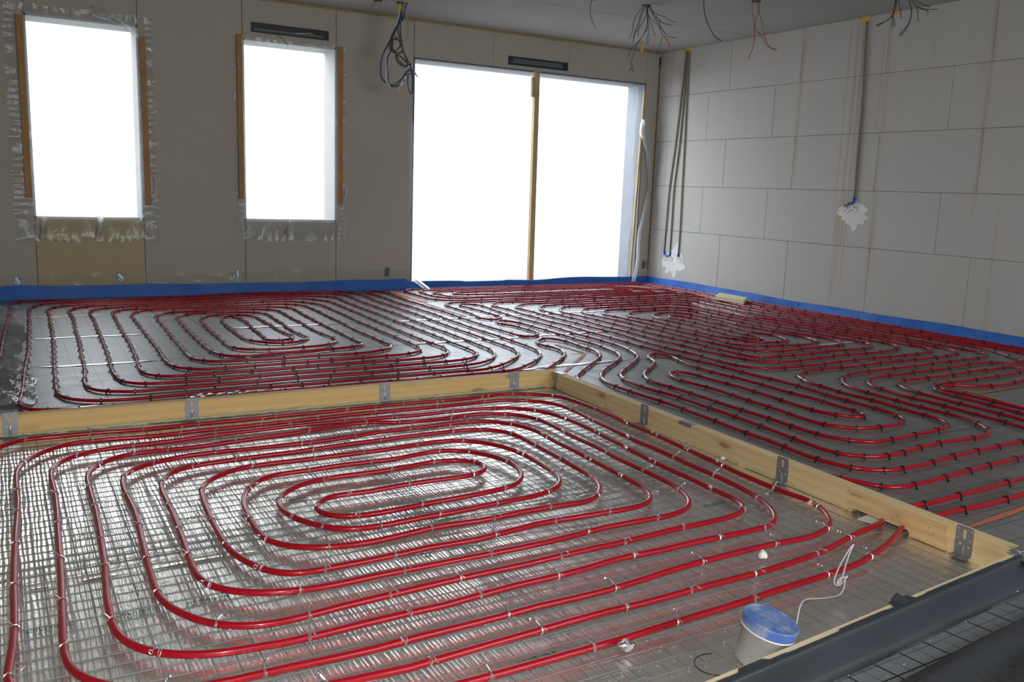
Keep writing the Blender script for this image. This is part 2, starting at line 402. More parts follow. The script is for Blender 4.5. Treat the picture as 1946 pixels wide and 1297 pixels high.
# floor: base slab and insulation sheets laid in strips
mb = MB(); mb.box(XLN-.3, YF-.3, -.3, XR+.3, YB+.3, -.032)
floor = mb.build('floor', M_EPS, kind='structure', label='floor covered with grey gridded insulation sheets')
ycuts = [8.32, 7.32, 6.34, 5.36, 4.385, 3.41, 2.43, 1.45, .47, -.5, -1.5, YF]
for i in range(len(ycuts)-1):
    b, a = ycuts[i], ycuts[i+1]
    cuts = [XLN, 3.27, XR+.01] if i % 2 == 0 else [XLN, 1.2, 4.5, XR+.01]
    if i in (4, 5, 6): cuts = [2.53]+[c for c in cuts if c > 2.6] 
    if i == 4: cuts = [XLN, 2.6, XR+.01]
    for c, d in zip(cuts, cuts[1:]):
        n = max(2, int((d-c)/.25)); ph = RND.uniform(0, 6)
        mbb = MB()
        def fn(u, v, a=a, b=b, c=c, d=d, ph=ph):
            x = c+.0015+(d-c-.003)*u; y = a+.003+(b-a-.006)*v
            lift = .0015*math.sin(3*x+ph)*(1 if v in (0, 1) else .2)
            return (x, y, -.001+lift*.5-(.0012 if v in (0, 1) else 0))
        mbb.grid(fn, n, 6)
        # side skirts
        mbb.box(c+.003, a+.004, -.033, d-.003, b-.004, -.004)
        mbb.build('insulation_sheet', M_SHEET, floor)

# near bay: foil sheets
def foil_sheet(x0, x1, y0, y1, z, label):
    mbb = MB(); r = random.Random(int(y0*100))
    k = [(r.uniform(-9, 9), r.uniform(-9, 9), r.uniform(0, 6)) for _ in range(10)]
    def fn(u, v):
        x = x0+(x1-x0)*u
        ya = y0 if y0 > 2 else 1.312-(2.5-x)*.089
        y = ya+(y1-ya)*v
        h = sum(math.sin(a*x+b*y+c) for a, b, c in k)*.00035
        e = min(v, 1-v)*(y1-y0)
        if e < .04: h += .0035*(1-e/.04)*(1+math.sin(31*x+3*math.sin(7*x)))*.6
        return (x, y, z+h)
    mbb.grid(fn, 130, 60)
    return mbb.build('foil_sheet', M_FOIL, smooth=True, label=label, category='foil')
foil_sheet(XLN+.03, 2.50, 2.40, 3.912, .0045, 'silver crinkled foil sheet under the far half of the near pipe spiral')
foil_sheet(XLN+.03, 2.46, 1.15, 2.425, .0060, 'silver crinkled foil sheet under the near half of the pipe spiral, beside the blue bucket')
# green factory print on the foil
def glyph_row(x, y, n, h, wd):
    mbb = MB()
    for i in range(n):
        X = x+i*wd; k = RND.randint(0, 3); t_ = wd*.22
        z = .0096
        segs = [(X, y, X+t_, y+h)]
        if k in (0, 1): segs.append((X, y+h*.8, X+wd*.75, y+h))
        if k in (0, 2): segs.append((X, y, X+wd*.75, y+h*.2))
        if k in (1, 3): segs.append((X+wd*.5, y, X+wd*.72, y+h))
        if k == 2: segs.append((X, y+h*.4, X+wd*.6, y+h*.58))
        for a, b, c, d in segs: mbb.box(a, b, z, c, d, z+.0006)
    return mbb
GREENS = [(.00, 2.155), (.175, 2.15), (.35, 2.145), (.66, 2.16), (.93, 2.17), (1.12, 2.16), (2.02, 2.13), (2.33, 2.13), (.13, 2.715), (.44, 2.72), (.74, 2.755), (.95, 1.54), (1.6, 1.545), (1.30, 2.74), (1.5, 2.155), (.3, 1.56)]
mbs = MB()
for i, (x, y) in enumerate(GREENS):
    o = glyph_row(x, y, 8, .014, .0125)
    mbs.add(o.v, o.f)
mbs.build('green_print', M_GREEN, kind='stuff', label='small faded green factory print repeated on the silver foil', category='print')
# welded wire mesh, four overlapping sheets
def wire_sheet(x0, x1, y0, y1, z, label):
    mbb = MB(); r = random.Random(int(x0*10+y0*100)); ph = r.uniform(0, 6)
    def zz(x, y): return z+.0012*math.sin(2.3*x+ph)+.0010*math.sin(3.1*y+ph)
    n = int(round((x1-x0)/.05)); m = int(round((y1-y0)/.05)); sk = r.uniform(-.006, .006)
    for i in range(n+1):
        x = x0+i*.05
        mbb.tube([(x+sk*t_/8+r.uniform(-.0006, .0006), y0-.01+(y1-y0+.02)*t_/8, zz(x, y0+(y1-y0)*t_/8)) for t_ in range(9)], .0014, 4)
    for j in range(m+1):
        y = y0+j*.05
        mbb.tube([(x0-.01+(x1-x0+.02)*t_/8, y-sk*t_/8+r.uniform(-.0006, .0006), zz(x0+(x1-x0)*t_/8, y)+.0026) for t_ in range(9)], .0014, 4)
    o = mbb.build('wire_mesh', M_WIRE, label=label, category='wire mesh'); o['group'] = 'welded wire mesh sheets on the foil'; return o
wire_sheet(-.62, 1.18, 2.47, 3.87, .0105, 'galvanised wire mesh sheet at the far left of the foil bay')
wire_sheet(1.11, 2.46, 2.44, 3.84, .0135, 'galvanised wire mesh sheet in the far right corner of the foil bay')
wire_sheet(-.60, 1.15, 1.26, 2.56, .0135, 'galvanised wire mesh sheet at the near left of the foil bay')
wire_sheet(1.08, 2.38, 1.36, 2.56, .0105, 'galvanised wire mesh sheet beside the grey wire and bucket')

# ------------------------------------------------------------------ pipes
PIPE_PATHS = {
'left': "3.698,2.017 3.628,2.014 3.479,2.007 3.302,2 3.183,1.987 3.061,1.977 2.891,1.971 2.835,1.976 2.802,1.988 2.769,2.019 2.754,2.055 2.63,2.36 2.62,3 2.63,3.6 2.796,4.06 2.891,4.151 3.005,4.259 3.148,4.384 3.302,4.536 3.37,4.713 3.368,4.818 3.388,4.986 3.362,5.154 3.312,5.217 3.211,5.157 3.158,5.084 3.142,5.002 3.162,4.909 3.167,4.823 3.134,4.713 3.078,4.614 2.942,4.475 2.831,4.374 2.753,4.3 2.42,4.1 2.2,4.06 1.2,4.05 0.25,4.06 0.02,4.12 -0.1,4.4 -0.046,5.645 -0.033,6.075 -0.016,6.573 0.003,7.053 0.019,7.562 0.019,7.733 0.039,7.959 0.08,8.069 0.142,8.123 0.236,8.123 0.562,8.013 2.084,8.224 2.792,8.155 2.877,8.088 2.927,7.896 2.899,7.483 2.898,7.163 2.903,6.96 2.901,6.711 2.904,6.491 2.889,6.022 2.893,5.525 2.889,5.29 2.889,5.09 2.885,4.964 2.866,4.868 2.804,4.732 2.672,4.592 2.552,4.494 2.372,4.409 2.259,4.409 2.051,4.401 1.851,4.406 1.737,4.413 1.548,4.4 1.309,4.394 0.98,4.401 0.772,4.394 0.621,4.381 0.462,4.374 0.327,4.409 0.236,4.481 0.2,4.558 0.188,4.67 0.194,4.845 0.203,5.118 0.21,5.326 0.223,5.619 0.236,5.907 0.244,6.184 0.256,6.533 0.26,6.823 0.273,7.363 0.268,7.471 0.292,7.624 0.357,7.721 0.436,7.779 0.544,7.778 1.999,7.892 2.493,7.885 2.608,7.768 2.614,7.488 2.607,7.19 2.616,6.533 2.607,6.308 2.612,5.973 2.613,5.592 2.605,5.272 2.604,5.06 2.598,4.94 2.554,4.819 2.443,4.728 2.293,4.692 2.107,4.689 1.915,4.674 1.701,4.664 1.452,4.68 1.305,4.674 1.098,4.669 0.944,4.656 0.778,4.663 0.653,4.67 0.556,4.707 0.498,4.783 0.478,4.901 0.473,5.032 0.481,5.213 0.498,5.505 0.507,5.777 0.513,5.972 0.52,6.18 0.528,6.496 0.535,6.69 0.542,6.895 0.544,7.086 0.545,7.318 0.582,7.459 0.666,7.532 1.926,7.604 2.197,7.562 2.325,7.356 2.342,7.224 2.341,6.885 2.338,6.664 2.334,6.454 2.323,6.257 2.331,6.141 2.328,5.831 2.328,5.638 2.33,5.498 2.329,5.322 2.318,5.199 2.299,5.104 2.222,5.032 2.123,4.99 2.008,4.981 1.813,4.954 1.619,4.953 1.434,4.951 1.213,4.948 1.047,4.944 0.933,4.939 0.856,4.983 0.826,5.009 0.785,5.103 0.774,5.22 0.777,5.39 0.787,5.605 0.792,5.859 0.795,6.091 0.798,6.341 0.805,6.66 0.806,6.845 0.821,7.152 0.861,7.261 0.948,7.33 1.845,7.288 1.951,7.267 2.037,7.203 2.052,7.098 2.036,6.811 2.032,6.543 2.025,6.375 2.024,6.108 2.024,5.883 2.021,5.694 2.025,5.535 2.024,5.449 2.003,5.384 1.904,5.323 1.773,5.307 1.625,5.28 1.477,5.274 1.297,5.251 1.195,5.251 1.151,5.266 1.102,5.33 1.073,5.432 1.067,5.548 1.067,5.768 1.07,6.002 1.076,6.23 1.082,6.423 1.093,6.706 1.11,6.924 1.159,7.01 1.274,7.073 1.384,7.086 1.566,7.054 1.656,7.011 1.704,6.997 1.761,6.919 1.778,6.823 1.765,6.649 1.761,6.481 1.756,6.347 1.741,6.195 1.74,6.07 1.739,5.949 1.752,5.851 1.754,5.758 1.729,5.7 1.658,5.635 1.566,5.602 1.45,5.653 1.391,5.723 1.358,5.821 1.351,5.911 1.352,6.025 1.357,6.141 1.361,6.363 1.37,6.543 1.399,6.756 1.441,6.859 1.485,6.876 1.518,6.808 1.529,6.661 1.534,6.548 1.523,6.418 1.503,6.193 1.5,6.049 1.493,5.934 1.483,5.824 1.485,5.735 1.529,5.712 1.587,5.715 1.637,5.738 1.663,5.788 1.679,5.897 1.667,5.948 1.661,6.046 1.655,6.121 1.658,6.246 1.661,6.376 1.656,6.512 1.659,6.651 1.656,6.768 1.623,6.837 1.552,6.887 1.452,6.933 1.361,6.941 1.294,6.883 1.253,6.77 1.234,6.61 1.223,6.38 1.21,6.14 1.213,5.956 1.207,5.827 1.204,5.701 1.208,5.579 1.234,5.491 1.334,5.437 1.45,5.417 1.572,5.415 1.71,5.429 1.763,5.44 1.844,5.509 1.894,5.579 1.914,5.684 1.914,5.775 1.897,5.875 1.89,5.998 1.889,6.175 1.9,6.412 1.896,6.611 1.904,6.848 1.904,7.006 1.879,7.109 1.789,7.167 1.667,7.2 1.562,7.208 1.382,7.212 1.095,7.147 1.017,7.097 0.971,6.993 0.958,6.746 0.952,6.538 0.947,6.318 0.936,6.09 0.931,5.854 0.927,5.693 0.923,5.521 0.919,5.358 0.933,5.249 0.97,5.191 1.009,5.143 1.137,5.118 1.316,5.113 1.431,5.107 1.608,5.117 1.793,5.108 1.955,5.127 2.029,5.16 2.104,5.194 2.153,5.258 2.185,5.374 2.176,5.507 2.179,5.666 2.17,5.91 2.183,6.245 2.19,6.439 2.189,6.645 2.2,6.924 2.198,7.124 2.183,7.301 2.12,7.389 1.983,7.446 1.882,7.434 0.81,7.417 0.741,7.355 0.695,7.246 0.693,7.044 0.681,6.801 0.675,6.572 0.666,6.335 0.664,6.112 0.658,5.883 0.648,5.691 0.638,5.457 0.618,5.179 0.612,5.026 0.635,4.914 0.68,4.854 0.735,4.827 0.854,4.818 0.965,4.812 1.107,4.807 1.312,4.816 1.477,4.82 1.668,4.816 1.827,4.827 2.028,4.822 2.199,4.833 2.276,4.85 2.357,4.888 2.42,4.963 2.464,5.087 2.471,5.21 2.456,5.456 2.455,5.62 2.457,5.84 2.465,6.045 2.469,6.208 2.477,6.526 2.48,6.845 2.48,7.153 2.481,7.369 2.469,7.523 2.393,7.658 2.286,7.762 2.054,7.735 1.962,7.746 0.537,7.662 0.472,7.602 0.413,7.444 0.416,7.207 0.411,6.881 0.404,6.729 0.394,6.49 0.388,6.18 0.378,5.898 0.372,5.748 0.362,5.571 0.357,5.37 0.348,5.168 0.34,5.023 0.319,4.797 0.331,4.69 0.363,4.615 0.417,4.576 0.544,4.532 0.694,4.537 0.807,4.532 1.001,4.538 1.154,4.54 1.387,4.546 1.638,4.541 1.833,4.544 2.072,4.551 2.237,4.547 2.334,4.556 2.403,4.565 2.539,4.64 2.641,4.751 2.706,4.883 2.731,4.996 2.735,5.142 2.75,5.313 2.743,5.502 2.749,5.746 2.739,5.932 2.743,6.18 2.757,6.535 2.76,6.726 2.753,6.93 2.751,7.153 2.747,7.443 2.765,7.661 2.767,7.881 2.738,7.949 2.653,8.061 2.553,8.075 2.038,8.045 0.553,7.898 0.384,7.954 0.29,7.936 0.217,7.848 0.175,7.743 0.148,7.576 0.144,7.387 0.136,7.067 0.125,6.621 0.11,6.146 0.095,5.699 0.077,5.406 0.062,5.141 0.052,4.847 0.04,4.632 0.028,4.468 0.048,4.364 0.084,4.308 0.13,4.3 0.219,4.274 0.302,4.272 0.447,4.286 0.74,4.276 1.007,4.29 1.195,4.293 1.363,4.293 1.588,4.287 2.529,4.335 2.591,4.362 2.683,4.429 2.804,4.527 2.94,4.684 2.996,4.803 3.024,4.916 3.035,5.151 3.033,5.441 3.028,5.631 3.025,5.842 3.029,6.063 3.039,6.357 3.048,6.576 3.045,6.777 3.041,6.995 3.026,7.258 3.046,7.613 3.037,7.792 3.032,7.978 3.031,8.089 3.076,8.126 3.128,8.128 3.176,8.099 3.196,8.029 3.214,7.929 3.2,7.809 3.189,7.603 3.177,7.407 3.165,7.286 3.179,7.169 3.178,6.912 3.187,6.701 3.187,6.502 3.173,6.255 3.169,6.031 3.173,5.85 3.178,5.687 3.185,5.505 3.197,5.353 3.231,5.318 3.292,5.322 3.358,5.4 3.398,5.488 3.392,5.557 3.389,5.647 3.384,5.785 3.353,5.85 3.331,5.913 3.343,5.995 3.4,6.054 3.45,6.021 3.5,5.918 3.516,5.827 3.51,5.68 3.513,5.449 3.52,5.247 3.503,5.062 3.513,4.878 3.494,4.712 3.466,4.578 3.406,4.461 3.325,4.376 3.158,4.238 3.023,4.119 2.93,4.01 2.868,3.882 2.849,3.745 2.849,3.649 2.857,3.476 2.871,3.314 2.858,3.146 2.855,2.933 2.841,2.78 2.841,2.623 2.828,2.489 2.825,2.336 2.837,2.302 2.841,2.262 2.861,2.216 2.899,2.17 2.975,2.129 3.067,2.118 3.222,2.127 3.323,2.138 3.503,2.151 3.65,2.156 3.78,2.163 3.91,2.162 3.95,2.164 4.08,2.17",
'mid': "6.34,3.1 6.339,3.558 6.352,3.673 6.355,3.865 6.344,3.99 6.32,5.2 6.28,6.1 6.309,6.623 6.335,6.826 6.336,6.971 6.336,7.061 6.245,7.182 6.123,7.231 5.824,7.197 5.451,7.191 5.216,7.143 4.796,7.153 4.297,7.145 3.782,7.115 3.668,7.152 3.561,7.143 3.474,7.134 3.389,7.026 3.371,6.962 3.368,6.74 3.365,6.529 3.349,6.412 3.323,6.243 3.354,6.139 3.423,6.118 3.495,6.191 3.52,6.281 3.52,6.422 3.524,6.587 3.507,6.744 3.495,6.904 3.506,6.993 3.555,7.049 3.61,7.024 3.666,6.947 3.679,6.828 3.658,6.591 3.638,6.367 3.631,6.15 3.651,5.956 3.655,5.726 3.66,5.534 3.639,5.333 3.648,5.109 3.651,4.877 3.639,4.748 3.604,4.612 3.539,4.453 3.451,4.35 3.29,4.208 3.145,4.09 3.066,4.006 3.005,3.889 2.982,3.737 2.986,3.609 3.013,3.484 3.003,3.262 3.008,3.052 2.992,2.836 2.972,2.622 2.967,2.5 2.963,2.458 2.968,2.397 2.984,2.349 3.066,2.281 3.121,2.266 3.201,2.264 3.305,2.278 3.358,2.29 3.499,2.3 3.593,2.297 3.778,2.293 3.878,2.299 3.959,2.324 3.997,2.369 4.056,2.461 4.08,2.55 4.089,2.626 4.078,2.835 4.09,3.03 4.105,3.191 4.146,3.306 4.203,3.376 4.304,3.464 4.429,3.516 4.61,3.534 4.811,3.531 4.948,3.535 5.136,3.541 5.367,3.553 5.61,3.566 5.79,3.564 5.975,3.606 6.048,3.688 6.046,3.777 6.05,4.6 6.04,5.3 6.082,6.214 6.111,6.479 6.092,6.683 6.012,6.905 5.964,6.911 5.761,6.903 5.586,6.899 5.224,6.887 4.694,6.883 4.504,6.883 4.27,6.89 4.141,6.883 4.083,6.852 3.93,6.711 3.927,6.6 3.936,6.468 3.929,6.248 3.929,6.028 3.941,5.814 3.946,5.556 3.954,5.064 3.923,4.786 3.92,4.567 3.94,4.333 3.929,4.099 3.942,3.977 4.001,3.856 4.035,3.836 4.187,3.801 4.316,3.808 4.448,3.801 4.616,3.81 4.779,3.823 5.03,3.837 5.176,3.818 5.372,3.832 5.556,3.833 5.725,3.862 5.822,3.987 5.794,4.075 5.826,4.346 5.8,4.7 5.76,5.4 5.674,5.622 5.712,5.872 5.734,6.072 5.737,6.288 5.784,6.496 5.678,6.618 5.582,6.643 5.466,6.637 5.291,6.622 5.014,6.606 4.783,6.611 4.625,6.603 4.497,6.635 4.392,6.615 4.258,6.493 4.181,6.32 4.188,6.235 4.201,6.109 4.208,5.91 4.225,5.772 4.227,5.567 4.224,5.28 4.224,5.097 4.231,4.847 4.246,4.655 4.238,4.523 4.239,4.315 4.267,4.144 4.31,4.108 4.436,4.096 4.634,4.097 4.78,4.108 4.968,4.123 5.101,4.109 5.222,4.118 5.336,4.113 5.467,4.171 5.533,4.255 5.536,4.381 5.533,4.513 5.525,4.711 5.514,4.94 5.523,5.481 5.518,5.669 5.523,5.883 5.518,6.088 5.498,6.187 5.377,6.302 5.285,6.317 5.144,6.31 5.031,6.316 5.027,6.317 4.882,6.31 4.76,6.319 4.678,6.318 4.614,6.291 4.518,6.209 4.479,6.135 4.459,6.058 4.475,5.973 4.484,5.851 4.506,5.653 4.513,5.481 4.503,5.203 4.508,5.021 4.514,4.837 4.51,4.707 4.5,4.549 4.571,4.447 4.63,4.42 4.726,4.404 4.835,4.4 4.921,4.388 5.104,4.379 5.176,4.409 5.217,4.449 5.255,4.528 5.286,4.65 5.257,4.737 5.238,4.843 5.238,5.05 5.22,5.247 5.251,5.485 5.249,5.687 5.24,5.815 5.238,5.88 5.171,5.964 5.138,6.017 5.082,6.033 5.018,6.03 4.926,5.992 4.853,5.928 4.79,5.823 4.773,5.748 4.784,5.647 4.798,5.527 4.802,5.341 4.79,5.184 4.783,5.022 4.763,4.822 4.769,4.726 4.791,4.682 4.833,4.642 4.876,4.654 4.909,4.717 4.919,4.79 4.904,4.873 4.919,4.983 4.932,5.195 4.932,5.337 4.941,5.541 4.934,5.66 4.927,5.722 4.924,5.771 4.938,5.833 5.008,5.862 5.054,5.836 5.086,5.715 5.096,5.632 5.099,5.551 5.085,5.42 5.1,5.284 5.07,5.075 5.061,4.902 5.096,4.795 5.082,4.679 5.046,4.597 4.993,4.541 4.923,4.529 4.767,4.546 4.708,4.583 4.675,4.648 4.666,4.713 4.623,4.816 4.631,4.966 4.634,5.178 4.643,5.343 4.647,5.535 4.646,5.611 4.635,5.691 4.618,5.813 4.621,5.892 4.611,5.935 4.639,6.009 4.762,6.122 4.788,6.15 4.896,6.173 5.047,6.19 5.176,6.185 5.266,6.169 5.373,6.061 5.399,5.964 5.385,5.772 5.378,5.546 5.369,5.313 5.366,5.095 5.359,4.864 5.379,4.718 5.406,4.498 5.394,4.427 5.377,4.36 5.331,4.304 5.198,4.261 5.075,4.251 4.964,4.255 4.798,4.246 4.672,4.241 4.573,4.243 4.443,4.311 4.4,4.383 4.387,4.546 4.364,4.684 4.367,4.826 4.376,5.048 4.381,5.231 4.375,5.437 4.38,5.626 4.355,5.81 4.343,6.029 4.33,6.155 4.349,6.254 4.408,6.367 4.5,6.453 4.595,6.473 4.756,6.478 4.915,6.475 5.127,6.492 5.297,6.507 5.515,6.502 5.572,6.462 5.67,6.331 5.674,6.208 5.664,6.046 5.663,5.82 5.641,5.548 5.65,5.2 5.67,4.7 5.69,4.242 5.688,4.138 5.62,4.054 5.413,3.989 5.27,3.973 5.092,3.971 5.089,3.97 4.928,3.979 4.703,3.967 4.536,3.953 4.388,3.934 4.282,3.958 4.183,4.03 4.128,4.141 4.097,4.263 4.095,4.407 4.093,4.594 4.077,4.748 4.076,4.884 4.085,5.116 4.082,5.271 4.074,5.489 4.078,5.715 4.079,5.924 4.066,6.115 4.074,6.124 4.058,6.29 4.067,6.413 4.059,6.479 4.146,6.654 4.238,6.721 4.307,6.727 4.429,6.768 4.546,6.763 4.743,6.74 4.953,6.739 5.119,6.749 5.374,6.759 5.601,6.765 5.752,6.774 5.85,6.715 5.937,6.563 5.914,6.388 5.902,6.143 5.872,5.847 5.89,5.4 5.92,4.8 5.936,3.926 5.923,3.84 5.846,3.734 5.705,3.718 5.492,3.687 5.261,3.696 5.025,3.694 4.837,3.685 4.629,3.668 4.508,3.676 4.512,3.683 4.325,3.685 4.243,3.677 4.163,3.655 4.093,3.62 4.053,3.574 4.017,3.504 3.982,3.437 3.97,3.385 3.978,3.305 3.957,3.182 3.957,3.029 3.962,2.912 3.945,2.801 3.944,2.61 3.937,2.558 3.889,2.502 3.807,2.453 3.758,2.453 3.668,2.44 3.535,2.437 3.409,2.424 3.321,2.425 3.261,2.428 3.231,2.445 3.168,2.526 3.142,2.593 3.128,2.689 3.129,2.8 3.135,2.956 3.13,3.211 3.132,3.398 3.136,3.585 3.123,3.689 3.126,3.82 3.187,3.936 3.285,4.046 3.374,4.115 3.462,4.189 3.522,4.258 3.542,4.326 3.597,4.422 3.658,4.46 3.708,4.442 3.74,4.371 3.707,4.267 3.68,4.183 3.651,4.049 3.649,3.929 3.649,3.78 3.667,3.647 3.674,3.363 3.673,3.186 3.687,3.136 3.675,3.026 3.669,2.918 3.675,2.857 3.665,2.803 3.632,2.76 3.58,2.748 3.534,2.8 3.485,2.876 3.477,3.024 3.488,3.143 3.494,3.23 3.499,3.417 3.503,3.573 3.491,3.682 3.484,3.794 3.49,3.856 3.45,3.935 3.4,3.954 3.349,3.908 3.312,3.811 3.306,3.692 3.327,3.47 3.316,3.287 3.314,3.102 3.302,2.955 3.293,2.837 3.294,2.773 3.313,2.709 3.371,2.634 3.412,2.607 3.499,2.591 3.585,2.586 3.676,2.601 3.743,2.627 3.79,2.673 3.816,2.73 3.817,2.8 3.817,2.871 3.819,2.994 3.826,3.134 3.85,3.409 3.839,3.595 3.826,3.712 3.816,3.934 3.803,4.155 3.79,4.442 3.79,4.642 3.779,4.776 3.789,4.786 3.786,4.97 3.795,5.208 3.791,5.441 3.806,5.681 3.777,5.92 3.789,6.16 3.782,6.365 3.802,6.549 3.785,6.663 3.773,6.801 3.77,6.871 3.932,7.038 4.043,7.031 4.22,7.016 4.544,7.006 4.9,7.012 5.335,7.036 5.723,7.031 5.897,7.056 6.095,7.04 6.198,6.943 6.258,6.864 6.252,6.612 6.215,6.38 6.19,6 6.19,5 6.234,3.861 6.215,3.744 6.167,3.614 6.078,3.467 6.008,3.37 6.08,3.2",
'window': "6.55,3.4 6.55,4.5 6.54,6.5 6.54,7.9 6.52,7.98 6.505,8.057 6.461,8.121 6.397,8.165 6.32,8.18 5,8.18 4,8.18 3.6,8.18 3.531,8.166 3.473,8.127 3.434,8.069 3.42,8 3.42,7.72 3.424,7.458 3.452,7.38 3.506,7.316 3.578,7.274 3.66,7.26 4.6,7.25 5.4,7.28 6.1,7.33 6.276,7.331 6.324,7.356 6.349,7.404 6.342,7.458 6.305,7.498 6.2,7.6 6.05,7.8 5.932,7.868 5.911,7.905 5.88,7.935 5.842,7.954 5.8,7.96 5,7.95 4.2,7.94 3.76,7.94 3.718,7.932 3.682,7.908 3.658,7.872 3.65,7.83 3.66,7.72 3.672,7.587 3.687,7.545 3.716,7.51 3.756,7.488 3.8,7.48 4.6,7.5 5.4,7.51 5.75,7.53 5.85,7.525 5.885,7.54 5.9,7.575 5.885,7.61 5.85,7.625 5.4,7.63 4.6,7.62 4,7.64 3.856,7.664 3.823,7.69 3.81,7.73 3.823,7.77 3.856,7.796 4.1,7.82 5,7.83 5.75,7.81 6.03,7.6 6.12,7.47 6.06,7.42 5.4,7.4 4.6,7.38 3.85,7.42 3.685,7.413 3.626,7.445 3.58,7.494 3.55,7.554 3.54,7.62 3.54,7.8 3.55,7.93 3.56,7.98 3.588,8.022 3.63,8.05 3.68,8.06 4.5,8.07 5.5,8.07 6.1,8.05 6.264,8.044 6.308,8.025 6.345,7.995 6.372,7.955 6.387,7.91 6.41,7.6 6.42,6.5 6.44,4.8 6.44,3.4",
'p1': "6,3.2 5.886,3.294 5.862,3.341 5.738,3.423 5.567,3.444 5.287,3.413 4.966,3.404 4.805,3.394 4.608,3.4 4.532,3.395 4.41,3.36 4.324,3.299 4.265,3.216 4.258,3.132 4.221,2.993 4.229,2.755 4.223,2.636 4.212,2.524 4.204,2.383 4.178,2.299 4.3,1.9",
'p2': "5.9,3.1 5.746,3.212 5.691,3.268 5.506,3.279 5.186,3.271 4.991,3.258 4.812,3.258 4.694,3.254 4.594,3.269 4.507,3.23 4.429,3.154 4.381,3.056 4.367,2.977 4.363,2.857 4.358,2.625 4.342,2.471 4.332,2.394 4.35,2",
'p3': "5.85,3.02 5.65,3.156 5.58,3.145 5.304,3.125 5.072,3.112 4.928,3.112 4.786,3.118 4.702,3.11 4.614,3.083 4.558,3.031 4.535,2.968 4.509,2.826 4.489,2.677 4.475,2.534 4.465,2.472 4.5,2.1",
'p4': "5.6,2.85 5.345,2.978 5.185,2.959 5.006,2.949 4.938,2.966 4.829,3.016 4.803,3.047 4.725,3.077 4.662,3.065 4.61,3.025 4.593,2.974 4.6,2.906 4.597,2.77 4.588,2.643 4.584,2.542 4.62,2.2",
